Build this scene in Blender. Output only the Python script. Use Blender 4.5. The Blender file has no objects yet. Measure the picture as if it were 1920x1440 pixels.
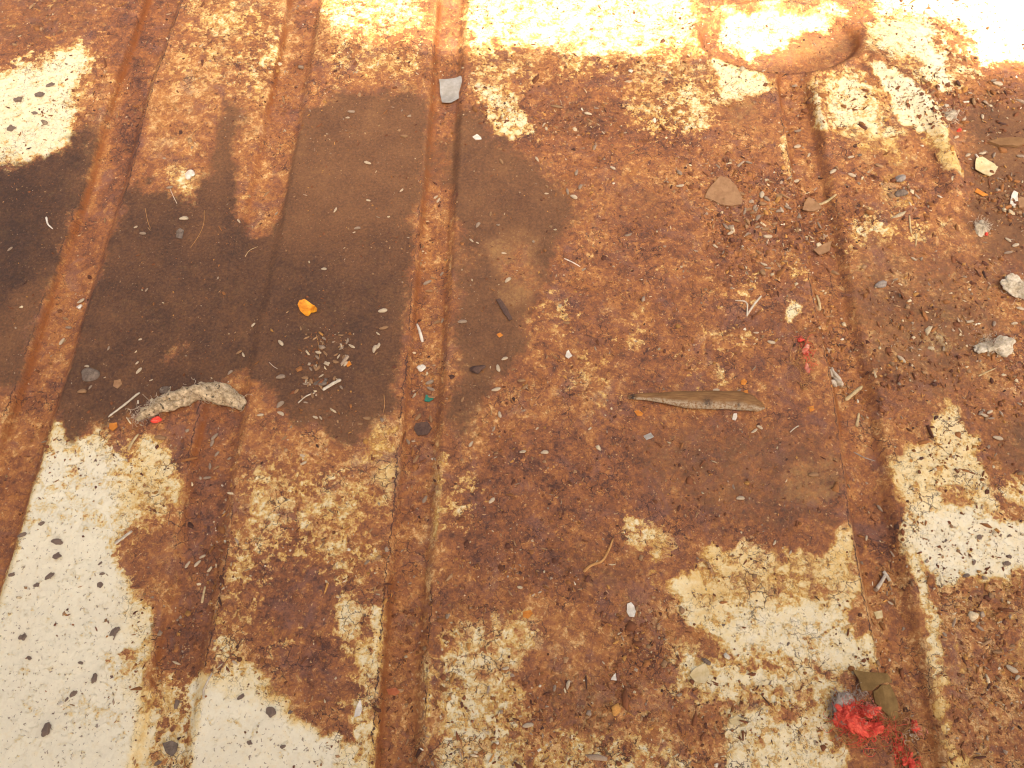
import bpy, bmesh, math, random
import numpy as np
from mathutils import Vector, Matrix

SC = bpy.context.scene
COL = SC.collection
random.seed(7)
RNG = np.random.default_rng(11)
R = math.radians

# ------------------------------------------------------------------ camera
FPX = 1600.0                      # focal length in photo pixels (1920 wide)
PITCH = math.atan2(3240.0, FPX)   # below the horizon
YAW = math.atan2(86.0, math.hypot(3240.0, FPX))
DIST = 0.42                       # camera to the middle of the frame
SP, CP = math.sin(PITCH), math.cos(PITCH)
SY, CY = math.sin(YAW), math.cos(YAW)
H = DIST * SP
FH = np.array([-SY, CY, 0.0])
RIGHT = np.array([CY, SY, 0.0])
FWD = FH * CP + np.array([0, 0, -SP])
UP = FH * SP + np.array([0, 0, CP])
CAM = -FWD * DIST

cd = bpy.data.cameras.new('camera')
cam = bpy.data.objects.new('camera', cd)
COL.objects.link(cam)
M = Matrix(((RIGHT[0], UP[0], -FWD[0], CAM[0]), (RIGHT[1], UP[1], -FWD[1], CAM[1]), (RIGHT[2], UP[2], -FWD[2], CAM[2]), (0, 0, 0, 1)))
cam.matrix_world = M
cd.sensor_width = 36.0
cd.lens = FPX / 1920 * 36.0
cd.clip_start = 0.01
cd.clip_end = 500
SC.camera = cam

# ------------------------------------------------------------------ sky, sun, exposure
SUN_AZ = R(158)      # clockwise from +Y: behind the camera, to the right
SUN_EL = R(52)
w = bpy.data.worlds.new('World')
SC.world = w
w.use_nodes = True
wn = w.node_tree
sky = wn.nodes.new('ShaderNodeTexSky')
sky.sky_type = 'NISHITA'
sky.sun_disc = False
sky.sun_elevation = SUN_EL
sky.sun_rotation = SUN_AZ
sky.air_density = 0.25
sky.dust_density = 8.0
sky.ozone_density = 0.3
wn.links.new(sky.outputs[0], wn.nodes['Background'].inputs[0])
wn.nodes['Background'].inputs[1].default_value = 0.15
SUNV = np.array([math.sin(SUN_AZ) * math.cos(SUN_EL), math.cos(SUN_AZ) * math.cos(SUN_EL), math.sin(SUN_EL)])
sl = bpy.data.lights.new('sun', 'SUN')
sl.energy = 2.7
sl.angle = R(0.5)
sl.color = (1.0, 0.93, 0.80)
so = bpy.data.objects.new('sun', sl)
COL.objects.link(so)
so.rotation_euler = Vector(SUNV).to_track_quat('Z', 'Y').to_euler()
so.location = Vector(SUNV) * 3
SC.view_settings.view_transform = 'Standard'
SC.view_settings.look = 'None'
SC.view_settings.gamma = 1.0
SC.view_settings.exposure = 1.78
SC.cycles.max_bounces = 4
SC.cycles.use_denoising = True
SC.cycles.filter_width = 1.1
SC.cycles.diffuse_bounces = 2


# ------------------------------------------------------------------ photo pixel <-> sheet
def un(u, v):
    """photo pixel -> (x, y) on the sheet z = 0"""
    d = RIGHT * (u - 960.0) + UP * (720.0 - v) + FWD * FPX
    t = -CAM[2] / d[2]
    p = CAM + d * t
    return float(p[0]), float(p[1])


def proj(x, y):
    """points on the sheet -> photo pixel (arrays)"""
    px, py, pz = x - CAM[0], y - CAM[1], -CAM[2]
    r = px * RIGHT[0] + py * RIGHT[1]
    uu = px * UP[0] + py * UP[1] + pz * UP[2]
    f = np.maximum(px * FWD[0] + py * FWD[1] + pz * FWD[2], 0.12)
    return 960.0 + FPX * r / f, 720.0 - FPX * uu / f


def mmpx(u, v):
    """millimetres of sheet per photo pixel across, near (u, v)"""
    a, b = un(u, v), un(u + 10, v)
    return math.hypot(b[0] - a[0], b[1] - a[1]) * 100.0


# ------------------------------------------------------------------ numpy noise
def vnoise(x, y, scale, seed):
    r = np.random.default_rng(seed).random((256, 256))
    fx, fy = x / scale, y / scale
    ix, iy = np.floor(fx).astype(int), np.floor(fy).astype(int)
    tx, ty = fx - ix, fy - iy
    tx, ty = tx * tx * (3 - 2 * tx), ty * ty * (3 - 2 * ty)
    a, b = r[ix & 255, iy & 255], r[(ix + 1) & 255, iy & 255]
    c, d = r[ix & 255, (iy + 1) & 255], r[(ix + 1) & 255, (iy + 1) & 255]
    return (a * (1 - tx) + b * tx) * (1 - ty) + (c * (1 - tx) + d * tx) * ty


def fbm(x, y, scale, seed, octaves=4, gain=0.55):
    s, amp, tot = 0.0, 1.0, 0.0
    for k in range(octaves):
        s = s + amp * vnoise(x + 3.7 * k, y - 1.9 * k, scale / 2 ** k, seed + k)
        tot += amp
        amp *= gain
    return s / tot


def sstep(a, b, x):
    t = np.clip((x - a) / (b - a), 0, 1)
    return t * t * (3 - 2 * t)


# ------------------------------------------------------------------ pressed shape of the sheet
# grooves: (reference pixel, width mm, depth mm)
# grooves: (two pixels on the centre line, width mm, depth mm)
GROOVES = [(((302, 0), (80, 700)), 23.0, 4.6), (((570, 0), (294, 1440)), 22.0, 3.4), (((848, 0), (740, 1440)), 18.5, 4.6), (((1490, 150), (1728, 1440)), 20.0, 4.6)]


def groove_x(i, y):
    """centre line of groove i at sheet position y"""
    (x0, y0), (x1, y1) = un(*GROOVES[i][0][0]), un(*GROOVES[i][0][1])
    return x0 + (x1 - x0) * (y - y0) / (y1 - y0)


def groove_wob(i, y):
    return (fbm(y * 0 + 0.37 * i, y, 0.06, 40 + i, 3) - 0.5) * 0.004


DENT_C = un(1462, 73)
DENT_AX = abs(un(1612, 73)[0] - un(1312, 73)[0]) / 2
DENT_AY = abs(un(1462, 10)[1] - un(1462, 136)[1]) / 2
# raised straps to the right of the dent, px polylines (half width mm, height mm)
STRAPS = [([(1612, 95), (1650, 130), (1690, 160), (1725, 190), (1755, 235), (1772, 290), (1785, 350), (1790, 400)], 6.0, 5.5),
          ([(1505, 140), (1525, 170), (1540, 230), (1552, 290)], 3.8, 3.0),
          ([(1560, 120), (1600, 150), (1640, 200), (1690, 255), (1730, 300)], 5.0, 1.5)]


def seg_dist(x, y, pts):
    best = np.full(x.shape, 1e9)
    tt = np.zeros(x.shape)
    n = len(pts) - 1
    for i in range(n):
        (ax, ay), (bx, by) = pts[i], pts[i + 1]
        dx, dy = bx - ax, by - ay
        t = np.clip(((x - ax) * dx + (y - ay) * dy) / (dx * dx + dy * dy), 0, 1)
        d = np.hypot(x - ax - t * dx, y - ay - t * dy)
        m = d < best
        best = np.where(m, d, best)
        tt = np.where(m, (i + t) / n, tt)
    return best, tt


def groove_mask(x, y):
    """0..1 inside each groove, with the depth-weighted sum"""
    tot = np.zeros(np.shape(x))
    dep = np.zeros(np.shape(x))
    u, v = proj(x, y)
    for i, (_, wd, dp) in enumerate(GROOVES):
        d = x - groove_x(i, y) - groove_wob(i, y)
        hw = wd * 0.0005
        m = sstep(-hw - 0.0012, -hw + 0.0022, d) * (1 - sstep(hw - 0.0042, hw + 0.0018, d))
        if i == 1:      # shallow where the dirt lies in it
            k = 1 - 0.75 * sstep(380, 470, v) * (1 - sstep(690, 780, v))
            m = m * (0.35 + 0.65 * k)
        if i == 3:      # starts below the dent
            m = m * sstep(115, 170, v)
        tot = np.maximum(tot, m)
        dep += m * dp * 0.001
    return tot, dep


def dent_r(x, y):
    return np.hypot((x - DENT_C[0]) / DENT_AX, (y - DENT_C[1]) / DENT_AY)


def height(x, y):
    x = np.asarray(x, float)
    y = np.asarray(y, float)
    _, dep = groove_mask(x, y)
    z = -dep
    r = dent_r(x, y)
    z = z * sstep(0.95, 1.1, r)
    z += -0.0046 * (1 - sstep(0.90, 1.0, r)) + 0.0016 * (1 - sstep(0.35, 0.85, r)) + 0.0016 * np.exp(-((r - 1.07) / 0.07) ** 2)
    for pts, hw, hh in STRAPS:
        wp = [un(*p) for p in pts]
        d, t = seg_dist(x, y, wp)
        z += hh * 0.001 * np.exp(-(d / (hw * 0.001)) ** 2.4) * sstep(0, 0.1, t) * (1 - sstep(0.85, 1.0, t))
    # slow waves of the beaten sheet and fine pitting
    z += (fbm(x, y, 0.11, 60, 3) - 0.5) * 0.004
    z += (fbm(x, y, 0.011, 70, 4, 0.6) - 0.5) * 0.0011
    return z


def hz(x, y):
    return float(height(np.array([x]), np.array([y]))[0])


# ------------------------------------------------------------------ wear maps of the sheet (where paint survives, where mud dried)
STEP, PADU, PADV = 4, 240, 240
NU, NV = (1920 + 2 * PADU) // STEP, (1440 + 2 * PADV) // STEP
UU, VV = np.meshgrid(np.arange(NU) * STEP - PADU + 2.0, np.arange(NV) * STEP - PADV + 2.0)


def in_poly(pts):
    q = []
    for a, b in pts:
        a = -PADU - 9 if a <= 2 else (1920 + PADU + 9 if a >= 1918 else a)
        b = -PADV - 9 if b <= 2 else (1440 + PADV + 9 if b >= 1438 else b)
        q.append((a, b))
    ins = np.zeros(UU.shape, bool)
    j = len(q) - 1
    for i in range(len(q)):
        (xi, yi), (xj, yj) = q[i], q[j]
        if yi != yj:
            c = ((yi > VV) != (yj > VV)) & (UU < (xj - xi) * (VV - yi) / (yj - yi) + xi)
            ins ^= c
        j = i
    return ins.astype(float)


def blur(a, px):
    n = max(1, int(px / STEP / 1.7))
    k = 2 * n + 1
    for _ in range(2):
        for ax in (0, 1):
            p = np.pad(a, [(n + 1, n) if i == ax else (0, 0) for i in (0, 1)], mode='edge')
            c = np.cumsum(p, axis=ax)
            a = (np.take(c, range(k, c.shape[ax]), ax) - np.take(c, range(0, c.shape[ax] - k), ax)) / k
    return a


LAY = {}


def layer(name, base):
    LAY[name] = np.full(UU.shape, float(base))


def lay(name, val, pts, soft=14, k=1.0):
    m = blur(in_poly(pts), soft) * k
    LAY[name] = LAY[name] * (1 - m) + val * m


def spot(name, val, u, v, ru, rv=None, k=1.0):
    rv = rv or ru
    m = np.exp(-(((UU - u) / ru) ** 2 + ((VV - v) / rv) ** 2) ** 1.4) * k
    LAY[name] = LAY[name] * (1 - m) + val * m


def line(name, val, pts, wid, soft=1.0, k=1.0):
    d, _ = seg_dist(UU, VV, pts)
    m = (1 - sstep(wid * (1 - 0.6 * soft), wid * (1 + 0.6 * soft), d)) * k
    LAY[name] = LAY[name] * (1 - m) + val * m


# ---- paint: 1 solid cream paint, 0 bare rust
layer('paint', 0.12)
P = lambda v, pts, s=14, k=1.0: lay('paint', v, pts, s * 1.7 + 4, k)
P(0.30, [(0, 0), (300, 0), (250, 150), (130, 90), (0, 160)], 40, 0.6)
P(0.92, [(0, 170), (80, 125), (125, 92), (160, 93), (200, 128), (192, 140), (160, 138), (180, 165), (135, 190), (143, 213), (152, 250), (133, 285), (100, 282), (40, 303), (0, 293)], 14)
P(0.10, [(140, 150), (230, 120), (235, 200), (170, 210)], 14, .6)
# pale flakes top, second panel
P(0.42, [(310, 0), (560, 0), (540, 130), (470, 170), (330, 160), (330, 60)], 30)
P(0.66, [(380, 30), (440, 15), (450, 60), (400, 85)], 16)
P(0.70, [(490, 75), (545, 60), (540, 120), (500, 125)], 14)
P(0.60, [(450, 145), (540, 150), (520, 210), (465, 195)], 16)
P(0.55, [(305, 305), (380, 310), (378, 385), (345, 372), (300, 345)], 10)
P(0.20, [(440, 215), (520, 240), (505, 390), (480, 430), (440, 390)], 16)
# upper band of paint; sun glare put into its denser coverage
P(0.64, [(590, 0), (812, 0), (800, 60), (740, 75), (640, 80), (590, 40)], 18)
P(0.44, [(590, 60), (820, 60), (812, 150), (740, 165), (600, 150)], 22)
P(0.10, [(640, 170), (800, 160), (800, 180), (640, 185)], 8)
P(0.80, [(872, 0), (1320, 0), (1310, 100), (1180, 95), (1100, 100), (990, 82), (900, 92), (868, 92)], 12)
P(0.54, [(880, 95), (1320, 100), (1300, 130), (1180, 130), (1100, 150), (990, 160), (890, 150)], 14)
P(0.12, [(990, 105), (1030, 105), (1040, 150), (1000, 165)], 10)
lay('paint', 0.68, [(870, 140), (930, 150), (985, 200), (1010, 250), (985, 265), (940, 268), (915, 230), (915, 195)], 9)
P(0.50, [(1180, 120), (1320, 120), (1320, 160), (1180, 150)], 10)
P(0.46, [(1150, 150), (1300, 130), (1330, 230), (1250, 280), (1160, 230)], 20)
P(0.62, [(1250, 170), (1300, 150), (1350, 195), (1330, 265), (1290, 270)], 14)
P(0.04, [(1320, 60), (1360, 105), (1440, 95), (1510, 70), (1565, 40), (1612, 55), (1605, 105), (1540, 132), (1440, 130), (1360, 115)], 4)  # dent crescent: its shade put into the bare-rust coverage
# dent, inside and around; its sunlit part put into denser paint
P(0.90, [(1330, 18), (1400, 6), (1575, 8), (1590, 30), (1560, 40), (1500, 70), (1440, 98), (1370, 90), (1340, 60)], 8)
P(0.90, [(1315, 115), (1345, 112), (1440, 142), (1470, 160), (1440, 175), (1390, 195), (1345, 200), (1338, 150)], 10)
P(0.90, [(1605, 0), (1920, 0), (1920, 138), (1830, 132), (1800, 100), (1775, 40), (1750, 30), (1640, 38)], 12)
P(0.88, [(1618, 42), (1760, 38), (1790, 110), (1800, 165), (1770, 185), (1740, 165), (1690, 120), (1625, 85)], 14)
P(0.40, [(1770, 30), (1830, 60), (1825, 150), (1780, 120)], 12)
P(0.10, [(1840, 132), (1920, 142), (1920, 520), (1800, 480), (1795, 200), (1820, 150)], 14)
lay('paint', 0.94, [(1508, 155), (1530, 158), (1545, 225), (1552, 262), (1530, 258), (1514, 210)], 7)
P(0.84, [(1540, 150), (1610, 140), (1650, 200), (1700, 260), (1690, 290), (1560, 268)], 14)
P(0.70, [(1535, 262), (1700, 290), (1740, 335), (1660, 320), (1600, 290)], 16)
lay('paint', 0.97, [(1625, 122), (1660, 138), (1705, 165), (1735, 190), (1762, 220), (1772, 250), (1785, 300), (1798, 345), (1786, 358), (1766, 335), (1745, 280), (1715, 235), (1670, 195), (1645, 165)], 7)
P(0.15, [(1640, 215), (1690, 210), (1700, 240), (1660, 250)], 8, .6)
P(0.55, [(1645, 325), (1700, 335), (1735, 390), (1690, 400), (1650, 380)], 10)
P(0.62, [(1580, 425), (1640, 400), (1680, 420), (1770, 425), (1785, 450), (1660, 455), (1600, 470)], 12)
lay('paint', 0.60, [(1455, 250), (1482, 255), (1497, 350), (1470, 350)], 7)
P(0.45, [(1330, 310), (1370, 320), (1360, 345), (1290, 340)], 10)
# centre, scattered flakes
P(0.17, [(1000, 440), (1500, 330), (1520, 620), (1460, 740), (1050, 760), (980, 650)], 60)
P(0.46, [(1330, 520), (1435, 515), (1440, 560), (1350, 575)], 18)
P(0.45, [(1170, 600), (1215, 600), (1210, 660), (1165, 650)], 14)
P(0.45, [(1325, 620), (1410, 610), (1410, 670), (1330, 670)], 16)
P(0.48, [(1285, 690), (1375, 690), (1370, 725), (1290, 720)], 14)
P(0.44, [(1040, 690), (1160, 670), (1150, 745), (1060, 760)], 20)
P(0.42, [(1000, 560), (1060, 540), (1080, 640), (1010, 640)], 18)
P(0.62, [(1460, 500), (1520, 490), (1515, 525), (1470, 520)], 10)
lay('paint', 0.85, [(1470, 568), (1508, 566), (1505, 590), (1490, 608), (1472, 595)], 7)
P(0.84, [(1700, 618), (1760, 612), (1810, 625), (1795, 650), (1730, 660)], 12)
P(0.55, [(1720, 575), (1805, 560), (1805, 600), (1730, 605)], 12)
P(0.30, [(1580, 470), (1900, 470), (1900, 700), (1600, 700)], 50, .5)
# smooth rust, centre right
P(0.02, [(1080, 830), (1250, 770), (1450, 790), (1590, 800), (1600, 970), (1560, 1005), (1480, 1025), (1380, 1005), (1300, 1000), (1180, 940), (1100, 900)], 24)
# below the mud
P(0.95, [(0, 1110), (25, 1040), (50, 940), (75, 860), (85, 800), (115, 798), (122, 835), (142, 808), (152, 842), (168, 812), (188, 790), (215, 822), (240, 862), (270, 842), (300, 828), (345, 880), (330, 940), (283, 960), (228, 1000), (224, 1060), (248, 1093), (285, 1127), (292, 1200), (282, 1300), (255, 1440), (0, 1440)], 10)
P(0.62, [(188, 1235), (225, 1215), (290, 1190), (290, 1270), (240, 1275), (200, 1290)], 8)
P(0.50, [(120, 1330), (200, 1310), (205, 1350), (130, 1360)], 12, .5)
P(0.74, [(60, 860), (300, 830), (330, 960), (230, 1010), (60, 980)], 20, .8)
P(0.97, [(363, 1268), (420, 1250), (480, 1240), (500, 1300), (560, 1338), (615, 1372), (645, 1370), (685, 1385), (692, 1440), (325, 1440), (345, 1350)], 9)
P(0.50, [(375, 1100), (480, 1150), (470, 1240), (380, 1262)], 20)
P(0.50, [(440, 860), (700, 850), (715, 1100), (690, 1250), (620, 1300), (500, 1240), (400, 1100)], 40)
P(0.18, [(500, 1040), (600, 1060), (650, 1250), (690, 1330), (600, 1330), (480, 1180)], 30)
P(0.70, [(695, 800), (748, 780), (750, 860), (742, 940), (710, 930)], 12)
P(0.80, [(635, 1115), (670, 1120), (672, 1195), (640, 1205)], 10)
P(0.58, [(460, 900), (520, 870), (560, 940), (500, 1000)], 18, .8)
P(0.62, [(660, 1200), (700, 1190), (695, 1360), (660, 1370)], 14)
P(0.44, [(820, 860), (900, 900), (905, 1010), (815, 1020)], 22)
P(0.16, [(840, 1020), (1240, 960), (1250, 1120), (1000, 1120), (850, 1110)], 30)
P(0.62, [(825, 1180), (870, 1150), (940, 1170), (1000, 1130), (1012, 1175), (990, 1240), (940, 1270), (1000, 1330), (1000, 1440), (830, 1440), (805, 1380), (820, 1280)], 16)
P(0.85, [(840, 1215), (860, 1225), (858, 1255), (835, 1255)], 8)
P(0.50, [(1000, 1360), (1300, 1380), (1300, 1440), (1000, 1440)], 24)
P(0.60, [(1160, 990), (1180, 958), (1212, 965), (1258, 1000), (1260, 1040), (1230, 1060), (1245, 1110), (1225, 1100), (1215, 1030)], 7)
P(0.84, [(1245, 1090), (1280, 1075), (1310, 1067), (1307, 1020), (1330, 1008), (1350, 1022), (1377, 1015), (1407, 1011), (1437, 1027), (1463, 1052), (1493, 1033), (1527, 1038), (1557, 1015), (1580, 968), (1603, 987), (1615, 1030), (1632, 1090), (1648, 1180), (1655, 1250), (1597, 1258), (1513, 1250), (1390, 1225), (1313, 1187), (1270, 1150)], 6)
P(0.92, [(1310, 1020), (1335, 1012), (1350, 1028), (1330, 1045), (1312, 1060)], 6)
P(0.80, [(1400, 1130), (1500, 1120), (1580, 1180), (1560, 1230), (1440, 1200)], 20)
P(0.62, [(1340, 1060), (1480, 1070), (1560, 1060), (1580, 1110), (1450, 1120), (1350, 1110)], 22)
P(0.02, [(1572, 1150), (1605, 1130), (1632, 1120), (1634, 1180), (1600, 1185)], 6)
P(0.02, [(1588, 1052), (1610, 1060), (1622, 1085), (1600, 1080)], 5)
P(0.72, [(1240, 1200), (1600, 1260), (1600, 1340), (1380, 1330), (1260, 1300)], 30)
P(0.82, [(1290, 1250), (1345, 1245), (1400, 1300), (1380, 1325), (1330, 1260)], 9)
P(0.78, [(1370, 1335), (1450, 1335), (1490, 1360), (1520, 1320), (1560, 1345), (1592, 1400), (1590, 1440), (1350, 1440)], 9)
P(0.10, [(1600, 1330), (1720, 1330), (1760, 1390), (1760, 1440), (1610, 1440)], 10)
line('paint', 0.66, [(823, 860), (812, 1010)], 11, .6)
line('paint', 0.62, [(797, 1220), (783, 1440)], 10, .6)
line('paint', 0.70, [(716, 1150), (702, 1290), (690, 1440)], 14, .6)
# right panel
P(0.85, [(1793, 740), (1814, 757), (1812, 790), (1848, 827), (1816, 845), (1850, 873), (1846, 910), (1872, 940), (1840, 975), (1700, 970), (1682, 930), (1675, 860), (1700, 830), (1740, 822), (1745, 790), (1772, 770)], 8)
P(0.96, [(1700, 965), (1790, 965), (1862, 970), (1920, 985), (1920, 1085), (1880, 1088), (1830, 1082), (1790, 1097), (1760, 1090), (1742, 1060), (1712, 1010)], 8)
P(0.30, [(1770, 920), (1815, 915), (1820, 955), (1760, 960)], 8)
P(0.66, [(1870, 900), (1920, 890), (1920, 960), (1880, 960)], 10)
P(0.38, [(1760, 1100), (1920, 1090), (1920, 1440), (1790, 1440)], 24)
line('paint', 0.76, [(1702, 985), (1722, 1070), (1741, 1160), (1755, 1240), (1771, 1340), (1788, 1440)], 15, .6)
P(0.90, [(1770, 1410), (1800, 1400), (1830, 1430), (1820, 1440), (1775, 1440)], 6)
P(0.30, [(1785, 1330), (1850, 1320), (1850, 1400), (1790, 1400)], 14)
P(0.55, [(300, 1180), (350, 1290), (330, 1440), (262, 1440), (285, 1300)], 10)

# ---- dried mud film
layer('film', 0.0)
F = lambda v, pts, s=14, k=1.0: lay('film', v, pts, s * 1.6 + 16, k)
F(1, [(0, 296), (40, 306), (80, 276), (132, 300), (150, 250), (165, 205), (182, 225), (190, 262), (160, 330), (135, 400), (112, 480), (92, 560), (55, 640), (30, 720), (0, 770)], 10)
F(1, [(240, 335), (270, 345), (298, 350), (345, 376), (372, 392), (384, 330), (396, 260), (402, 205), (420, 188), (450, 195), (455, 230), (438, 300), (440, 395), (460, 440), (492, 430), (502, 400), (516, 330), (516, 280), (522, 240), (560, 235), (595, 212), (640, 165), (730, 176), (800, 170), (808, 250), (800, 330), (782, 420), (770, 560), (752, 700), (742, 780), (702, 795), (690, 833), (640, 838), (600, 800), (560, 795), (540, 765), (500, 750), (480, 715), (440, 705), (400, 735), (330, 745), (280, 765), (230, 790), (182, 800), (165, 785), (152, 842), (120, 832), (112, 790), (105, 735), (118, 690), (138, 620), (168, 540), (198, 460), (218, 400)], 9)
F(1, [(868, 205), (898, 195), (915, 210), (906, 250), (960, 262), (992, 292), (1050, 332), (1082, 370), (1096, 392), (1062, 412), (1082, 432), (1050, 462), (1030, 500), (1010, 530), (1000, 580), (975, 612), (992, 642), (962, 690), (920, 720), (900, 760), (880, 825), (850, 835), (842, 780), (852, 700), (852, 600), (842, 520), (852, 440), (842, 400), (822, 352), (815, 300), (832, 250)], 12)
F(0.55, [(800, 250), (850, 250), (840, 345), (790, 345)], 12)
F(0.35, [(925, 465), (1000, 455), (1000, 555), (950, 560)], 16)
F(0.4, [(870, 440), (900, 450), (890, 540), (862, 520)], 12)
F(0.25, [(310, 640), (360, 640), (360, 690), (320, 690)], 14)
F(0.42, [(1010, 1230), (1060, 1250), (1130, 1240), (1170, 1290), (1180, 1370), (1100, 1400), (1040, 1370), (1000, 1300)], 20)
F(0.55, [(1130, 1130), (1200, 1180), (1180, 1260), (1120, 1200)], 20)
F(0.55, [(1350, 190), (1440, 170), (1450, 235), (1390, 250), (1340, 240)], 18)
F(0.52, [(1020, 180), (1130, 170), (1150, 240), (1060, 260)], 30)
F(0.55, [(1100, 300), (1300, 290), (1330, 420), (1150, 470), (1080, 400)], 50, .8)
F(0.72, [(1560, 400), (1700, 470), (1900, 470), (1900, 760), (1800, 740), (1650, 760), (1560, 640)], 60, .9)
F(0.82, [(1800, 180), (1920, 150), (1920, 520), (1830, 480), (1800, 360)], 20)
F(0.50, [(1160, 780), (1580, 770), (1600, 960), (1500, 1010), (1300, 990), (1160, 900)], 40)
F(0.45, [(1040, 1010), (1230, 1010), (1240, 1110), (1100, 1140), (1030, 1100)], 40)
F(0.70, [(1850, 780), (1920, 740), (1920, 900), (1860, 890)], 20)
F(0.58, [(1430, 95), (1500, 80), (1560, 45), (1610, 60), (1605, 100), (1540, 130), (1430, 125), (1350, 100)], 10)  # dent crescent again, its shade put into the mud film

F(0.56, [(1500, 870), (1560, 850), (1590, 870), (1585, 920), (1520, 940), (1460, 930)], 10)
# ---- mud shade: 0 dark grey-brown, 1 tan
layer('ftone', 0.42)
lay('ftone', 0.05, [(0, 250), (170, 200), (120, 480), (0, 780)], 40)  # film colour set darkest down the left edge
lay('ftone', 0.22, [(100, 330), (520, 330), (760, 450), (740, 780), (460, 720), (100, 850)], 80)
lay('ftone', 0.46, [(500, 180), (800, 170), (790, 420), (520, 480)], 80)
lay('ftone', 0.62, [(1050, 300), (1350, 180), (1450, 400), (1200, 480)], 60)
lay('ftone', 0.85, [(1020, 170), (1440, 170), (1440, 250), (1020, 260)], 30)
lay('ftone', 0.50, [(1560, 400), (1920, 150), (1920, 800), (1560, 800)], 40)
lay('ftone', 0.30, [(1000, 1220), (1200, 1120), (1200, 1400), (1000, 1400)], 20)
lay('ftone', 0.75, [(920, 450), (1010, 450), (1000, 580), (940, 580)], 20)
lay('ftone', 0.80, [(1350, 60), (1640, 30), (1640, 140), (1350, 140)], 20)  # brown tone for the shade painted into the dent

lay('ftone', 0.88, [(1490, 865), (1560, 845), (1595, 870), (1590, 925), (1520, 945), (1450, 935)], 8)
lay('ftone', 0.75, [(1160, 780), (1450, 780), (1450, 1000), (1160, 960)], 30, .5)
# ---- rust hue: 0 purple-black, 1 orange-ochre
layer('tone', 0.46)
lay('tone', 0.33, [(0, 0), (300, 0), (240, 160), (0, 160)], 40)
lay('film', 0.42, [(0, 0), (260, 0), (200, 90), (0, 140)], 50)
lay('tone', 0.72, [(200, 130), (420, 110), (400, 260), (240, 300), (190, 240)], 40)
lay('tone', 0.80, [(530, 0), (560, 0), (545, 130), (520, 130)], 10)
lay('tone', 0.52, [(800, 340), (850, 380), (845, 500), (840, 620), (770, 680), (780, 500), (790, 360)], 12)
lay('tone', 0.42, [(110, 480), (200, 470), (120, 720), (40, 760), (60, 650)], 14)
lay('tone', 0.16, [(250, 0), (330, 0), (260, 280), (170, 420), (130, 480), (200, 260)], 14)
lay('tone', 0.62, [(440, 220), (520, 240), (500, 430), (440, 390)], 16)
lay('tone', 0.22, [(900, 180), (1300, 200), (1350, 300), (1250, 280), (1000, 290), (920, 240)], 30)
lay('tone', 0.34, [(1050, 420), (1500, 320), (1520, 700), (1200, 740), (1050, 640)], 60, .6)
lay('tone', 0.26, [(880, 800), (1600, 800), (1600, 1000), (1200, 1000), (1000, 1100), (850, 1080)], 50)
lay('tone', 0.26, [(320, 780), (460, 780), (420, 1000), (380, 1260), (290, 1300), (330, 1000)], 30)
lay('tone', 0.60, [(570, 790), (750, 780), (740, 900), (560, 880)], 20)
lay('tone', 0.62, [(840, 790), (920, 760), (930, 860), (850, 880)], 24)
lay('tone', 0.28, [(1600, 900), (1700, 940), (1760, 1440), (1690, 1440)], 14)
lay('tone', 0.55, [(700, 960), (810, 960), (790, 1440), (690, 1440)], 14)
lay('tone', 0.70, [(1560, 1000), (1900, 1090), (1900, 1440), (1780, 1440)], 30, .6)
lay('tone', 0.66, [(1560, 480), (1900, 480), (1900, 720), (1580, 700)], 60, .5)
lay('tone', 0.60, [(1000, 1120), (1300, 1100), (1500, 1280), (1300, 1440), (820, 1440), (830, 1160)], 60, .7)
lay('tone', 0.20, [(480, 1000), (690, 1020), (690, 1320), (600, 1320), (460, 1120)], 40, .8)

# ---- paint stain: 0 clean cream, 1 ochre
layer('stain', 0.38)
lay('stain', 0.05, [(0, 850), (220, 850), (260, 1440), (0, 1440)], 40)
lay('stain', 0.10, [(330, 1270), (620, 1360), (690, 1440), (320, 1440)], 20)
lay('stain', 0.75, [(470, 1240), (560, 1260), (640, 1370), (540, 1350), (490, 1310)], 16)
lay('stain', 0.60, [(250, 850), (340, 860), (300, 960), (240, 960)], 24)
lay('stain', 0.30, [(0, 150), (180, 90), (150, 290), (0, 300)], 20)  # dirty upper-left paint, stained further to carry its dimmer light
lay('stain', 0.75, [(1240, 1000), (1640, 1000), (1640, 1140), (1300, 1160)], 40, .8)
lay('stain', 0.30, [(1380, 1120), (1580, 1130), (1580, 1250), (1400, 1220)], 30)
lay('stain', 0.60, [(1220, 960), (1260, 1000), (1260, 1120), (1210, 1100)], 10)
lay('stain', 0.90, [(1540, 250), (1790, 270), (1800, 350), (1650, 400), (1600, 300)], 24, .8)
lay('stain', 0.85, [(1440, 140), (1480, 150), (1480, 215), (1455, 180)], 8)
lay('stain', 0.12, [(1600, 0), (1920, 0), (1920, 140), (1760, 180)], 30)
lay('stain', 0.25, [(1620, 120), (1760, 210), (1740, 230), (1640, 160)], 8)
lay('stain', 0.45, [(870, 0), (1320, 0), (1320, 110), (870, 110)], 20)
lay('stain', 0.20, [(1720, 960), (1920, 960), (1920, 1090), (1740, 1090)], 20)
lay('stain', 0.55, [(1680, 740), (1860, 740), (1860, 950), (1680, 950)], 20)
lay('stain', 0.80, [(1760, 1100), (1920, 1100), (1920, 1440), (1780, 1440)], 30)
lay('stain', 0.75, [(690, 780), (755, 780), (750, 930), (700, 930)], 10)

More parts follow.
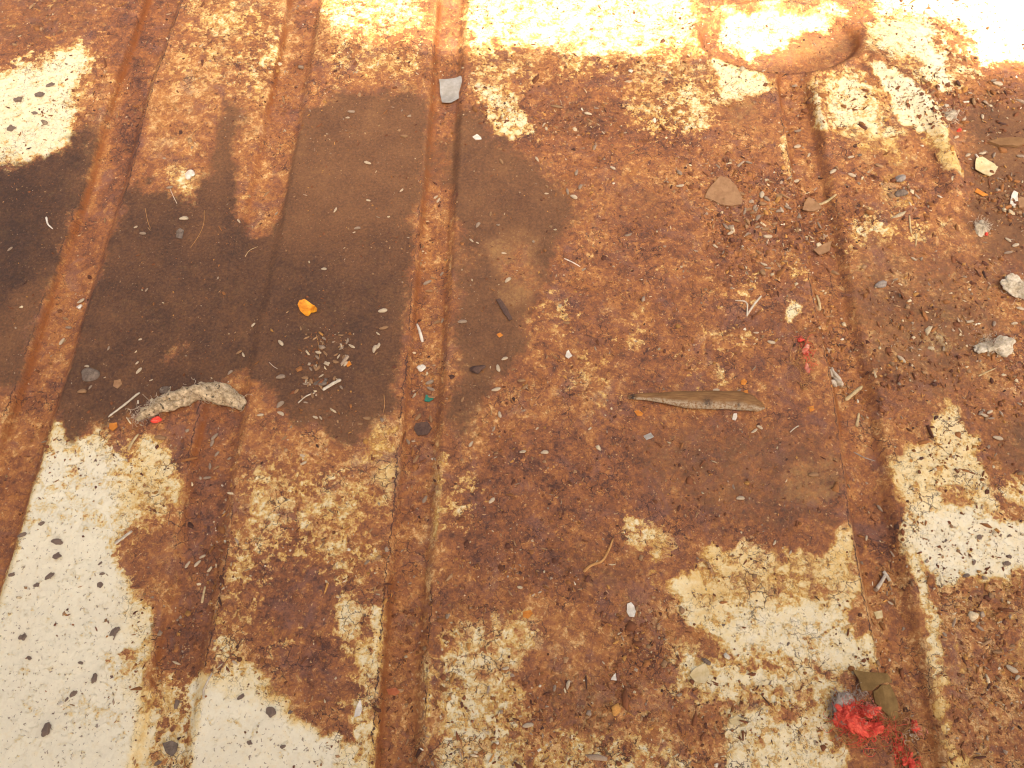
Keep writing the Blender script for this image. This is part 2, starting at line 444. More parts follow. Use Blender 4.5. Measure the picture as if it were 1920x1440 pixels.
# ---- loose grit density
layer('grit', 0.25)
lay('grit', 0.06, [(0, 300), (760, 180), (760, 760), (0, 780)], 40)
lay('grit', 0.10, [(800, 200), (1080, 340), (950, 700), (840, 830)], 30)
lay('grit', 1.0, [(1560, 170), (1920, 130), (1920, 480), (1560, 760), (1500, 480)], 40)
lay('grit', 0.65, [(1540, 440), (1920, 440), (1920, 960), (1660, 860), (1560, 640)], 40)
lay('grit', 0.7, [(1260, 300), (1500, 300), (1520, 560), (1240, 480)], 40)
lay('grit', 0.9, [(1480, 150), (1530, 150), (1560, 420), (1500, 420)], 14)
lay('grit', 0.9, [(590, 620), (670, 620), (640, 730), (550, 750), (540, 700)], 14)
lay('grit', 0.7, [(340, 780), (460, 790), (430, 1100), (310, 1250)], 24)
lay('grit', 0.6, [(770, 640), (850, 640), (830, 900), (750, 900)], 14)
lay('grit', 0.45, [(700, 900), (810, 900), (790, 1440), (690, 1440)], 14)
lay('grit', 0.6, [(1610, 960), (1700, 960), (1760, 1440), (1690, 1440)], 10)
lay('grit', 0.55, [(820, 1050), (1300, 1050), (1300, 1440), (800, 1440)], 40)
lay('grit', 0.8, [(1000, 1230), (1200, 1150), (1220, 1420), (1000, 1400)], 30)
lay('grit', 0.5, [(1300, 1230), (1600, 1240), (1600, 1440), (1300, 1440)], 40)
lay('grit', 0.7, [(1760, 1100), (1920, 1100), (1920, 1440), (1790, 1440)], 20)
lay('grit', 0.05, [(0, 870), (240, 870), (250, 1440), (0, 1440)], 20)
lay('grit', 0.03, [(360, 1280), (600, 1370), (680, 1440), (330, 1440)], 14)
lay('grit', 0.5, [(880, 100), (1300, 100), (1300, 260), (900, 260)], 30)
lay('grit', 0.06, [(1380, 1080), (1580, 1080), (1580, 1220), (1400, 1200)], 30)


_WC = {}


def warp_of(x, y):
    key = (len(x), float(x[0]), float(y[-1]))
    if key not in _WC:
        _WC.clear()
        _WC[key] = ((fbm(x, y, 0.016, 201, 4, 0.65) - 0.5) * 58, (fbm(x, y, 0.016, 211, 4, 0.65) - 0.5) * 58)
    return _WC[key]


def sample(name, x, y):
    u, v = proj(x, y)
    if name != 'grit':
        du, dv = warp_of(x, y)
        u, v = u + du, v + dv
    fu = np.clip((u + PADU - 2.0) / STEP, 0, NU - 1.001)
    fv = np.clip((v + PADV - 2.0) / STEP, 0, NV - 1.001)
    iu, iv = fu.astype(int), fv.astype(int)
    tu, tv = fu - iu, fv - iv
    a = LAY[name]
    s = (a[iv, iu] * (1 - tu) + a[iv, iu + 1] * tu) * (1 - tv) + (a[iv + 1, iu] * (1 - tu) + a[iv + 1, iu + 1] * tu) * tv
    out = np.maximum(np.maximum(-u, u - 1920), np.maximum(-v, v - 1440))
    k = sstep(60, 230, out)
    n = fbm(x, y, 0.13, 90 + sum(map(ord, name)) % 50, 4)
    far = {'paint': np.clip((n - 0.38) * 3.2, 0.05, 0.95), 'film': sstep(0.50, 0.62, n), 'tone': n, 'stain': n * 0.8, 'ftone': n * 0.8, 'grit': n * 0.6}[name]
    return s * (1 - k) + far * k


# ------------------------------------------------------------------ node helpers
class NT:
    def __init__(self, name):
        self.m = bpy.data.materials.new(name)
        self.m.use_nodes = True
        self.t = self.m.node_tree
        self.b = self.t.nodes['Principled BSDF']

    def n(self, typ, **kw):
        nd = self.t.nodes.new(typ)
        for k, v in kw.items():
            setattr(nd, k, v)
        return nd

    def put(self, sock, v):
        if hasattr(v, 'links') or isinstance(v, bpy.types.NodeSocket):
            self.t.links.new(v, sock)
        else:
            sock.default_value = v

    def math(self, op, a, b=0.0, c=None, clamp=False):
        nd = self.n('ShaderNodeMath', operation=op, use_clamp=clamp)
        self.put(nd.inputs[0], a)
        self.put(nd.inputs[1], b)
        if c is not None:
            self.put(nd.inputs[2], c)
        return nd.outputs[0]

    def rng(self, v, a, b, c=0.0, d=1.0, smooth=False):
        nd = self.n('ShaderNodeMapRange')
        if smooth:
            nd.interpolation_type = 'SMOOTHSTEP'
        for i, q in enumerate((v, a, b, c, d)):
            self.put(nd.inputs[i], q)
        return nd.outputs[0]

    def vmath(self, op, a, b):
        nd = self.n('ShaderNodeVectorMath', operation=op)
        self.put(nd.inputs[0], a)
        if op == 'SCALE':
            self.put(nd.inputs['Scale'], b)
        else:
            self.put(nd.inputs[1], b)
        return nd.outputs[0]

    def noise(self, vec, scale, detail=4, rough=0.55, dist=0.0, color=False):
        nd = self.n('ShaderNodeTexNoise')
        self.put(nd.inputs['Vector'], vec)
        nd.inputs['Scale'].default_value = scale
        nd.inputs['Detail'].default_value = detail
        nd.inputs['Roughness'].default_value = rough
        nd.inputs['Distortion'].default_value = dist
        return nd.outputs['Color' if color else 'Fac']

    def vor(self, vec, scale, feature='F1'):
        nd = self.n('ShaderNodeTexVoronoi', feature=feature)
        self.put(nd.inputs['Vector'], vec)
        nd.inputs['Scale'].default_value = scale
        return nd

    def mix(self, f, a, b):
        nd = self.n('ShaderNodeMix', data_type='RGBA')
        self.put(nd.inputs[0], f)
        self.put(nd.inputs[6], a)
        self.put(nd.inputs[7], b)
        return nd.outputs[2]

    def ramp(self, f, stops):
        nd = self.n('ShaderNodeValToRGB')
        e = nd.color_ramp.elements
        while len(e) < len(stops):
            e.new(0.5)
        for i, (p, c) in enumerate(stops):
            e[i].position = p
            e[i].color = (*c, 1)
        self.put(nd.inputs[0], f)
        return nd.outputs[0]

    def attr(self, name):
        nd = self.n('ShaderNodeAttribute', attribute_name=name)
        return nd

    def coord(self, k=1000.0):
        nd = self.n('ShaderNodeTexCoord')
        return self.vmath('SCALE', nd.outputs['Object'], k)

    def bump(self, h, dist=0.001, strength=1.0):
        nd = self.n('ShaderNodeBump')
        nd.inputs['Strength'].default_value = strength
        nd.inputs['Distance'].default_value = dist
        self.put(nd.inputs['Height'], h)
        self.t.links.new(nd.outputs[0], self.b.inputs['Normal'])

    def set(self, name, v):
        self.put(self.b.inputs[name], v)


def C4(c):
    return (*c, 1.0)


# ------------------------------------------------------------------ sheet material
def sheet_material():
    s = NT('rusted_painted_steel')
    mm = s.coord()
    A = {k: s.attr(k).outputs['Fac'] for k in ('paint', 'film', 'tone', 'stain', 'ftone', 'seam', 'lip')}
    warp = s.vmath('SUBTRACT', s.noise(mm, 0.35, 3, 0.60, color=True), (0.5, 0.5, 0.5))
    pw = s.vmath('ADD', mm, s.vmath('SCALE', warp, 4.0))
    add = lambda *v: v[0] if len(v) == 1 else s.math('ADD', v[0], add(*v[1:]))
    mul = lambda a, b: s.math('MULTIPLY', a, b)
    # flakes: cracked plates of two sizes
    fl = s.vor(pw, 0.36)
    fe = s.vor(pw, 0.36, 'DISTANCE_TO_EDGE').outputs['Distance']
    fs = s.vor(pw, 0.95)
    sep = s.n('ShaderNodeSeparateColor')
    s.put(sep.inputs[0], fl.outputs['Color'])
    sep2 = s.n('ShaderNodeSeparateColor')
    s.put(sep2.inputs[0], fs.outputs['Color'])
    # paint survival
    n1 = s.rng(s.noise(mm, 0.085, 6, 0.64, 0.5), 0.31, 0.69)
    n2 = s.rng(s.noise(mm, 0.70, 4, 0.60), 0.34, 0.66)
    n3 = s.rng(s.noise(pw, 0.21, 6, 0.60, 0.3), 0.34, 0.66)
    q = add(mul(n1, 0.30), mul(n3, 0.36), mul(sep.outputs[0], 0.16), mul(sep2.outputs[0], 0.06), mul(n2, 0.20))
    q = s.math('MULTIPLY_ADD', q, 1.42, -0.25)
    m = s.math('SUBTRACT', s.math('MULTIPLY_ADD', A['paint'], 1.22, -0.09), q)
    pm = s.rng(m, -0.012, 0.012, smooth=True)
    # rust colour
    r1 = s.rng(s.noise(mm, 0.15, 7, 0.70, 0.8), 0.32, 0.68)
    r2 = s.rng(s.noise(pw, 0.50, 6, 0.66), 0.36, 0.64)
    r3 = s.rng(s.noise(mm, 0.035, 4, 0.6), 0.35, 0.65)
    rv = add(mul(r1, 0.38), mul(r2, 0.24), mul(r3, 0.22), mul(sep.outputs[1], 0.13), mul(sep2.outputs[1], 0.13))
    rv = s.math('MULTIPLY_ADD', rv, 1.30, -0.12)
    rv = add(rv, s.math('MULTIPLY_ADD', A['tone'], 0.80, -0.40))
    near = s.rng(m, -0.30, 0.0)          # rust close to surviving paint is brighter, orange to ochre
    rv = add(rv, mul(mul(near, near), 0.30))
    rust = s.ramp(rv, [(0.02, (0.072, 0.029, 0.016)), (0.22, (0.155, 0.060, 0.026)), (0.45, (0.262, 0.098, 0.035)), (0.66, (0.362, 0.142, 0.042)), (0.83, (0.48, 0.225, 0.064)), (1.0, (0.66, 0.41, 0.16))])
    hue = s.noise(mm, 0.06, 6, 0.7, 1.0)
    rust = s.mix(mul(s.rng(hue, 0.53, 0.64), 0.55), rust, C4((0.215, 0.104, 0.072)))
    rust = s.mix(mul(s.rng(hue, 0.42, 0.34), 0.40), rust, C4((0.37, 0.135, 0.022)))
    pit = mul(s.rng(s.noise(pw, 0.55, 5, 0.7), 0.60, 0.66), s.rng(A['tone'], 0.9, 0.3))
    se = s.vor(pw, 0.80, 'DISTANCE_TO_EDGE').outputs['Distance']
    sedge = mul(s.rng(se, 0.02, 0.10, 1.0, 0.0), s.rng(s.noise(mm, 0.10, 4, 0.6), 0.42, 0.58))
    rust = s.mix(mul(sedge, 0.50), rust, C4((0.060, 0.024, 0.014)))
    crumb = s.rng(s.noise(pw, 0.75, 2, 0.5), 0.675, 0.70)
    rust = s.mix(mul(crumb, 0.80), rust, C4((0.56, 0.34, 0.14)))
    rust = s.mix(mul(pit, 0.75), rust, C4((0.058, 0.026, 0.020)))
    # paint colour
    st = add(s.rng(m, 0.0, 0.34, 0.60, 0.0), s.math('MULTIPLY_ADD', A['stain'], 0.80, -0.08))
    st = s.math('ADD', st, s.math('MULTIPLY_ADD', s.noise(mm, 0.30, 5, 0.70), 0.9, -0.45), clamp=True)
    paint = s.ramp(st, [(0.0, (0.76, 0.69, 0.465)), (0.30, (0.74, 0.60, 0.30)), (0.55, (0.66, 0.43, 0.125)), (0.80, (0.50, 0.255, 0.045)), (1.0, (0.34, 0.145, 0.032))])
    blot = s.rng(s.noise(mm, 0.05, 5, 0.6), 0.45, 0.70)
    paint = s.mix(mul(blot, 0.20), paint, C4((0.66, 0.55, 0.36)))
    pgr = s.rng(s.noise(mm, 0.5, 5, 0.7), 0.45, 0.65, 0.0, 0.16)
    paint = s.mix(pgr, paint, C4((0.50, 0.40, 0.25)))
    # specks and crack lines
    spk = s.rng(s.noise(pw, 0.70, 2, 0.5), 0.645, 0.69)
    spk2 = s.rng(s.noise(pw, 0.30, 3, 0.5), 0.715, 0.73)
    spk = s.math('MAXIMUM', mul(spk, 0.75), spk2)
    paint = s.mix(spk, paint, C4((0.15, 0.085, 0.055)))
    ck = s.vor(pw, 0.17, 'DISTANCE_TO_EDGE')
    crack = mul(s.rng(ck.outputs['Distance'], 0.012, 0.034, 1.0, 0.0), s.rng(s.noise(mm, 0.05, 3, 0.5), 0.52, 0.58))
    crk2 = mul(s.rng(fe, 0.0, 0.05, 1.0, 0.0), s.rng(s.noise(mm, 0.12, 4, 0.6), 0.46, 0.58))
    crack = s.math('MAXIMUM', crack, mul(crk2, 0.8))
    crack = mul(crack, mul(s.rng(A['film'], 0.2, 0.6, 1.0, 0.0), s.rng(A['stain'], 0.12, 0.36)))
    # split lips of the grooves
    lipd = s.math('ABSOLUTE', s.math('ADD', A['lip'], s.math('MULTIPLY_ADD', s.noise(mm, 0.22, 6, 0.7), 6.0, -3.0)))
    lipc = mul(s.rng(lipd, 0.10, 0.42, 1.0, 0.0), s.rng(s.noise(mm, 0.045, 3, 0.5), 0.42, 0.50))
    crack = s.math('MAXIMUM', mul(crack, 0.85), lipc)
    sm = mul(A['seam'], s.rng(s.noise(mm, 0.16, 5, 0.65), 0.30, 0.46))
    rust = s.mix(mul(sm, 0.92), rust, C4((0.225, 0.066, 0.010)))
    col = s.mix(pm, rust, paint)
    col = s.mix(crack, col, C4((0.05, 0.022, 0.015)))
    # mud film
    fn = add(mul(s.rng(s.noise(mm, 0.10, 6, 0.68, 0.4), 0.32, 0.68), 0.42), mul(s.rng(s.noise(mm, 0.32, 5, 0.65), 0.32, 0.68), 0.34), mul(n2, 0.24))
    fw = s.math('ADD', 0.09, mul(A['film'], s.math('SUBTRACT', 1.0, A['film'])))
    fm = s.rng(s.math('DIVIDE', s.math('SUBTRACT', s.math('MULTIPLY_ADD', A['film'], 1.10, -0.05), fn), fw), -1.0, 1.2, smooth=True)
    fv = add(A['ftone'], 0.07, s.math('MULTIPLY_ADD', s.noise(mm, 0.05, 6, 0.70), 0.80, -0.40), s.math('MULTIPLY_ADD', s.noise(mm, 0.75, 4, 0.7), 0.90, -0.45))
    mud = s.ramp(fv, [(0.0, (0.030, 0.018, 0.011)), (0.22, (0.066, 0.033, 0.016)), (0.45, (0.128, 0.058, 0.023)), (0.72, (0.20, 0.095, 0.035)), (1.0, (0.32, 0.175, 0.058))])
    ms = s.rng(s.noise(mm, 0.85, 2, 0.5), 0.70, 0.74)
    mud = s.mix(mul(ms, 0.7), mud, C4((0.34, 0.22, 0.12)))
    col = s.mix(mul(fm, 0.93), col, mud)
    s.set('Base Color', col)
    ro = add(mul(pm, -0.12), s.rng(r2, 0.0, 1.0, 0.62, 0.88))
    ro = s.math('MAXIMUM', ro, mul(fm, 0.74))
    s.set('Roughness', ro)
    s.set('Specular IOR Level', 0.35)
    # relief in millimetres
    rough = add(mul(n3, 0.75), mul(n2, 0.45), mul(sep.outputs[2], 0.50), mul(sep2.outputs[2], 0.35))
    calm = s.math('MAXIMUM', mul(A['film'], 0.75), s.rng(m, 0.10, 0.40, 0.0, 0.90))
    h = add(mul(rough, s.math('SUBTRACT', 1.0, calm)), mul(pm, 0.42), mul(s.noise(mm, 1.0, 3, 0.6), 0.20))
    s.bump(h, 0.001, 0.46)
    return s.m


def build_sheet():
    def axis(a, b, fine, lo, hi, coarse):
        core = np.arange(a, b + fine / 2, fine)
        left = a - np.cumsum(np.minimum(fine * 1.12 ** np.arange(1, 200), coarse))
        right = b + np.cumsum(np.minimum(fine * 1.12 ** np.arange(1, 200), coarse))
        return np.concatenate([left[left > lo][::-1], core, right[right < hi]])
    xs = axis(-0.345, 0.345, 0.00095, -1.3, 1.3, 0.02)
    ys = axis(-0.20, 0.30, 0.00095, -1.2, 1.3, 0.02)
    X, Y = np.meshgrid(xs, ys)
    x, y = X.ravel(), Y.ravel()
    n = len(x)
    z = height(x, y)
    gm, _ = groove_mask(x, y)
    att = {k: sample(k, x, y) for k in ('paint', 'film', 'tone', 'stain', 'ftone')}
    # grooves and the dent's rim hold rust
    u, v = proj(x, y)
    lowleft = sstep(1180, 1280, v) * (1 - sstep(350, 420, u)) * sstep(230, 270, u)
    top = (1 - sstep(40, 120, v)) * sstep(700, 760, u) * 0.4
    keep = 1 - gm * 0.82 * (1 - np.maximum(lowleft, top))
    att['paint'] *= keep
    gsl = np.zeros(n)
    seam = np.zeros(n)
    lip = np.full(n, 30.0)
    for i in range(4):
        hw = GROOVES[i][1] * 0.0005
        gx = groove_x(i, y)
        wob = groove_wob(i, y)
        gsl = np.maximum(gsl, np.exp(-((np.abs(x - gx - wob) - hw) / 0.0020) ** 2))
        dd = (x - gx - wob)
        seam = np.maximum(seam, np.exp(-((dd + hw - 0.0014) / 0.0017) ** 2) + 0.35 * np.exp(-((dd - hw + 0.0030) / 0.0010) ** 2))
    for i, off, v0, v1 in ((2, -1, 330, 1500), (2, 1, 1080, 1500), (1, 1, 940, 1250), (1, -1, 420, 900), (3, -1, 200, 1350), (0, 1, 0, 420), (0, -1, 300, 1000)):
        hw = GROOVES[i][1] * 0.0005
        dl = (x - groove_x(i, y) - groove_wob(i, y) - off * (hw + 0.0012)) * 1000
        dl = np.where((v > v0) & (v < v1), dl, 30.0)
        lip = np.where(np.abs(dl) < np.abs(lip), dl, lip)
    gsl *= sstep(110, 170, v) + (u < 1300)
    gsl = np.clip(gsl, 0, 1)
    low = np.clip(sstep(740, 820, v) + sstep(120, 90, v) * (u > 700), 0, 1)
    att['tone'] += gsl * 0.14 * low
    att['stain'] = np.clip(att['stain'] + gsl * 0.35 * low, 0, 1)
    # the mud bridges the second groove and the upper third groove, the others stay rusty
    i_ = np.argmin(np.stack([np.abs(x - groove_x(k, y)) for k in range(4)], 1), 1)
    bare = np.where(i_ == 0, 1.0, np.where(i_ == 1, sstep(430, 380, v), np.where(i_ == 2, sstep(325, 350, v), 1.0)))
    att['film'] *= 1 - np.clip(gm * 0.75 * bare, 0, 0.75)
    att['lip'] = lip
    att['seam'] = np.clip(seam, 0, 1) * np.clip(gm * 3, 0, 1) * (0.35 + 0.65 * sstep(0.4, 0.6, fbm(x, y, 0.05, 140, 3)))
    r = dent_r(x, y)
    ring = np.exp(-((r - 0.985) / 0.034) ** 2) * (1 - 0.7 * sstep(-0.2 * DENT_AY, 0.5 * DENT_AY, y - DENT_C[1])) * (0.6 + 0.4 * fbm(x, y, 0.02, 33, 3))
    att['paint'] *= 1 - np.clip(ring * 1.1, 0, 0.95)
    att['tone'] -= ring * 0.1
    att['seam'] = np.maximum(att['seam'], np.exp(-((r - 0.97) / 0.045) ** 2) * 0.95 * (1 - 0.75 * sstep(-0.2 * DENT_AY, 0.5 * DENT_AY, y - DENT_C[1])))
    att['stain'] = np.clip(att['stain'] + 0.3 * np.exp(-((r - 1.0) / 0.09) ** 2), 0, 1)
    me = bpy.data.meshes.new('metal_floor')
    nx, ny = len(xs), len(ys)
    idx = np.arange(n).reshape(ny, nx)
    quads = np.stack([idx[:-1, :-1], idx[:-1, 1:], idx[1:, 1:], idx[1:, :-1]], -1).reshape(-1, 4)
    me.vertices.add(n)
    me.vertices.foreach_set('co', np.stack([x, y, z], -1).astype(np.float32).ravel())
    me.loops.add(quads.size)
    me.loops.foreach_set('vertex_index', quads.astype(np.int32).ravel())
    me.polygons.add(len(quads))
    me.polygons.foreach_set('loop_start', np.arange(0, quads.size, 4, dtype=np.int32))
    me.polygons.foreach_set('use_smooth', np.ones(len(quads), bool))
    for k, a in att.items():
        at = me.attributes.new(k, 'FLOAT', 'POINT')
        at.data.foreach_set('value', a.astype(np.float32))
    me.update()
    me.materials.append(sheet_material())
    o = bpy.data.objects.new('metal_floor', me)
    COL.objects.link(o)
    o['kind'] = 'structure'
    o['label'] = 'rusted pressed sheet metal with flaking cream paint, four grooves and an oval dent'
    return o


SHEET = build_sheet()


# ------------------------------------------------------------------ ground, and an added unseen tin roof shaped to shade the sheet
def simple(name, c1, c2, scale=1.0, rough=0.8, bump=0.2, det=5, lo=0.35, hi=0.65):
    s = NT(name)
    mm = s.coord()
    f = s.rng(s.noise(mm, scale, det, 0.65), lo, hi)
    s.set('Base Color', s.mix(f, C4(c1), C4(c2)))
    s.set('Roughness', rough)
    s.set('Specular IOR Level', 0.3)
    if bump:
        s.bump(s.noise(mm, scale * 1.7, 4, 0.6), 0.001, bump)
    return s.m


def mesh_obj(name, verts, faces, mat, parent=None, smooth=True):
    me = bpy.data.meshes.new(name)
    me.from_pydata([tuple(map(float, q)) for q in verts], [], faces)
    me.validate()
    for p in me.polygons:
        p.use_smooth = smooth
    for m_ in (mat if isinstance(mat, (list, tuple)) else [mat]):
        me.materials.append(m_)
    o = bpy.data.objects.new(name, me)
    COL.objects.link(o)
    if parent:
        o.parent = parent
    return o


def tag(o, label=None, cat=None, group=None, kind=None):
    for k, v in (('label', label), ('category', cat), ('group', group), ('kind', kind)):
        if v:
            o[k] = v
    return o


g = mesh_obj('ground', [(-80, -80, -0.03), (80, -80, -0.03), (80, 80, -0.03), (-80, 80, -0.03)], [(0, 1, 2, 3)],
             simple('dry_earth', (0.20, 0.13, 0.075), (0.30, 0.21, 0.13), 0.02, 0.95, 0.6))
tag(g, kind='structure')

EDGE = [(-700, -60), (-240, -70), (300, -60), (540, -30), (600, 10), (640, 62), (700, 86), (760, 84), (830, 88), (860, 96), (960, 86), (1040, 92), (1100, 104), (1180, 98), (1250, 108), (1320, 108),
        (1400, 118), (1480, 122), (1550, 88), (1600, 58), (1640, 42), (1690, 36), (1752, 34), (1784, 78), (1806, 108), (1840, 136), (1920, 138), (2150, 150), (2700, 140)]  # shade outline wanted on the sheet, cast back to form the added roof's edge
SHADE_ROOF_Z = 1.05


def build_shade_roof():
    tin = NT('corrugated_tin')
    mm = tin.coord()
    f = tin.rng(tin.noise(mm, 0.02, 8, 0.7), 0.4, 0.62)
    tin.set('Base Color', tin.mix(f, C4((0.42, 0.40, 0.36)), C4((0.24, 0.10, 0.045))))
    tin.set('Roughness', 0.6)
    root = bpy.data.objects.new('added_shade_roof', None)
    COL.objects.link(root)
    tag(root, 'unseen corrugated tin roof added behind the viewer, its ragged edge shaped to shade the metal floor', 'roof')
    edge = []
    for u, v in EDGE:
        x, y = un(u, v)
        k = SHADE_ROOF_Z / SUNV[2]
        edge.append((x + SUNV[0] * k, y + SUNV[1] * k))
    edge = [(-1.6, edge[0][1])] + edge + [(1.9, edge[-1][1])]
    xs = np.array([e[0] for e in edge])
    ysv = np.array([e[1] for e in edge])
    gx = np.arange(-1.6, 1.9, 0.004)
    gy = np.interp(gx, xs, ysv) + (fbm(gx, gx * 0, 0.02, 5, 3) - 0.5) * 0.008
    V, Fc = [], []
    rows = 6
    back = -2.6
    for lev in (0.0, 0.0012):
        for j in range(rows):
            t = j / (rows - 1)
            for i, xx in enumerate(gx):
                zc = SHADE_ROOF_Z + 0.008 * math.sin(xx * 2 * math.pi / 0.076) * min(1, t * 3) + lev + 0.10 * t
                V.append((xx, gy[i] * (1 - t) + back * t, zc))
    nx = len(gx)
    off = rows * nx
    for j in range(rows - 1):
        for i in range(nx - 1):
            a = j * nx + i
            Fc.append((a, a + 1, a + 1 + nx, a + nx))
            Fc.append((off + a + nx, off + a + 1 + nx, off + a + 1, off + a))
    for i in range(nx - 1):
        Fc.append((i + 1, i, off + i, off + i + 1))
    mesh_obj('shade_roof_sheet', V, Fc, tin.m, root)
    wood = simple('grey_timber', (0.16, 0.12, 0.085), (0.26, 0.21, 0.15), 0.03, 0.9, 0.3)
    for px, py in ((-1.4, -1.3), (1.6, -1.3), (-1.4, -2.45), (1.6, -2.45)):  # supports of the added roof, unseen as well
        zt = SHADE_ROOF_Z + 0.005
        w_ = 0.03
        vs = [(px + sx * w_, py + sy * w_, zz) for zz in (-0.03, zt) for sx, sy in ((-1, -1), (1, -1), (1, 1), (-1, 1))]
        mesh_obj('shade_roof_post', vs, [(0, 1, 5, 4), (1, 2, 6, 5), (2, 3, 7, 6), (3, 0, 4, 7), (4, 5, 6, 7), (3, 2, 1, 0)], wood, root, False)
    return root


build_shade_roof()


# ------------------------------------------------------------------ builders for loose things
def tube_arrays(poly, radii, sides=6, cap=True):
    """vertices and faces of a tube along a polyline of 3-D points"""
    p = np.array(poly, float)
    n = len(p)
    tang = np.gradient(p, axis=0)
    tang /= np.linalg.norm(tang, axis=1, keepdims=True) + 1e-12
    ref = np.array([0, 0, 1.0])
    V, Fc = [], []
    for i in range(n):
        a = np.cross(tang[i], ref)
        if np.linalg.norm(a) < 1e-4:
            a = np.cross(tang[i], np.array([1.0, 0, 0]))
        a /= np.linalg.norm(a)
        b = np.cross(a, tang[i])
        for k in range(sides):
            t = 2 * math.pi * k / sides
            V.append(p[i] + (a * math.cos(t) + b * math.sin(t)) * radii[i])
    for i in range(n - 1):
        for k in range(sides):
            k2 = (k + 1) % sides
            Fc.append((i * sides + k, i * sides + k2, (i + 1) * sides + k2, (i + 1) * sides + k))
    if cap:
        Fc.append(tuple(range(sides))[::-1])
        Fc.append(tuple((n - 1) * sides + k for k in range(sides)))
    return V, Fc


def join_tubes(name, polys, radii, mat, parent=None, sides=3):
    V, Fc = [], []
    for p, r in zip(polys, radii):
        v, f = tube_arrays(p, r, sides)
        o = len(V)
        V += v
        Fc += [tuple(o + i for i in q) for q in f]
    return mesh_obj(name, V, Fc, mat, parent)


def smooth_line(pts, n):
    """Catmull-Rom through pts"""
    p = np.array(pts, float)
    p = np.vstack([2 * p[0] - p[1], p, 2 * p[-1] - p[-2]])
    out = []
    m = len(p) - 3
    for k in range(n):
        s = k / (n - 1) * m
        i = min(int(s), m - 1)
        t = s - i
        a, b, c, d = p[i], p[i + 1], p[i + 2], p[i + 3]
        out.append(0.5 * (2 * b + (c - a) * t + (2 * a - 5 * b + 4 * c - d) * t * t + (3 * b - a - 3 * c + d) * t ** 3))
    return np.array(out)


def origin_to(o, x, y, z):
    """move a mesh object's origin to its base without moving the mesh"""
    o.data.transform(Matrix.Translation((-x, -y, -z)))
    o.location = (x, y, z)


def stick(name, px, r0, r1, mat, label, cat, group=None, lift=0.0, sides=7, bumpy=0.12, flat=1.0, arch=0.0):
    """straw, twig, splinter or thread lying on the sheet along photo pixels; radii in mm"""
    pts = np.array([un(*q) for q in px])
    n = max(6, 4 * len(px))
    ln = smooth_line(pts, n)
    hs = height(ln[:, 0], ln[:, 1])
    if len(px) <= 3 and arch == 0:
        t = np.linspace(0, 1, n)
        hs = np.maximum(hs, hs[0] * (1 - t) + hs[-1] * t) * 0.5 + hs * 0.5
    rr = np.linspace(r0, r1, n) * 0.001 * (1 + bumpy * RNG.uniform(-1, 1, n))
    rr[0] *= 0.7
    rr[-1] *= 0.6
    z = hs + rr * flat + lift * 0.001 + arch * 0.001 * np.sin(np.linspace(0, math.pi, n))
    V, Fc = tube_arrays(np.stack([ln[:, 0], ln[:, 1], z], -1), rr, sides)
    V = np.array(V)
    if flat != 1.0:
        c = np.repeat(z, sides)
        V[:, 2] = c + (V[:, 2] - c) * flat
    o = mesh_obj(name, V, Fc, mat)
    cx, cy = pts.mean(0)
    origin_to(o, cx, cy, float(hs.mean()))
    return tag(o, label, cat, group)


def plate(name, px, th, mat, label=None, cat=None, group=None, curl=0.0, lift=0.1, jag=0.02, follow=0.3, parent=None, bend=None, tilt=(0, 0), zbase=None):
    """thin chip, leaf or paper scrap with the outline of photo pixels; th, curl, lift in mm"""
    pts = np.array([un(*q) for q in px])
    c = pts.mean(0)
    size = np.abs(pts - c).max()
    bm = bmesh.new()
    ring = []
    m = len(pts)
    for i in range(m):
        a, b = pts[i], pts[(i + 1) % m]
        ns = max(2, int(np.hypot(*(b - a)) / (size * 0.28)))
        for k in range(ns):
            q = a + (b - a) * k / ns
            if k:
                q = q + RNG.normal(0, jag * size, 2)
            ring.append(bm.verts.new((q[0], q[1], 0)))
    f = bm.faces.new(ring)
    f.normal_update()
    if f.normal.z < 0:
        f.normal_flip()
    bmesh.ops.triangulate(bm, faces=bm.faces[:])
    for _ in range(2):
        bmesh.ops.subdivide_edges(bm, edges=[e for e in bm.edges if e.calc_length() > size * 0.18], cuts=1, use_grid_fill=True)
        bmesh.ops.triangulate(bm, faces=bm.faces[:])
    top = bm.faces[:]
    h0 = hz(*c) if zbase is None else zbase
    base = {}
    for v in bm.verts:
        dx, dy = v.co.x - c[0], v.co.y - c[1]
        r = math.hypot(dx, dy) / size
        hv = hz(v.co.x, v.co.y) if follow else h0
        z = h0 * (1 - follow) + hv * follow
        z += lift * 0.001 + curl * 0.001 * r * r + tilt[0] * dx + tilt[1] * dy
        z += 0.00025 * (vnoise(np.array([v.co.x]), np.array([v.co.y]), size * 0.6, 17)[0] - 0.5) * max(1.0, abs(curl))
        if bend:
            z += bend(dx / size, dy / size) * 0.001
        v.co.z = z + th * 0.001
    ex = bmesh.ops.extrude_face_region(bm, geom=top)
    for el in ex['geom']:
        if isinstance(el, bmesh.types.BMVert):
            el.co.z -= th * 0.001
    bmesh.ops.recalc_face_normals(bm, faces=bm.faces[:])
    me = bpy.data.meshes.new(name)
    bm.to_mesh(me)
    bm.free()
    me.materials.append(mat)
    o = bpy.data.objects.new(name, me)
    COL.objects.link(o)
    origin_to(o, c[0], c[1], h0)
    if parent:
        o.parent = parent
        o.location = Vector((c[0], c[1], h0)) - parent.location
        return o
    return tag(o, label, cat, group)


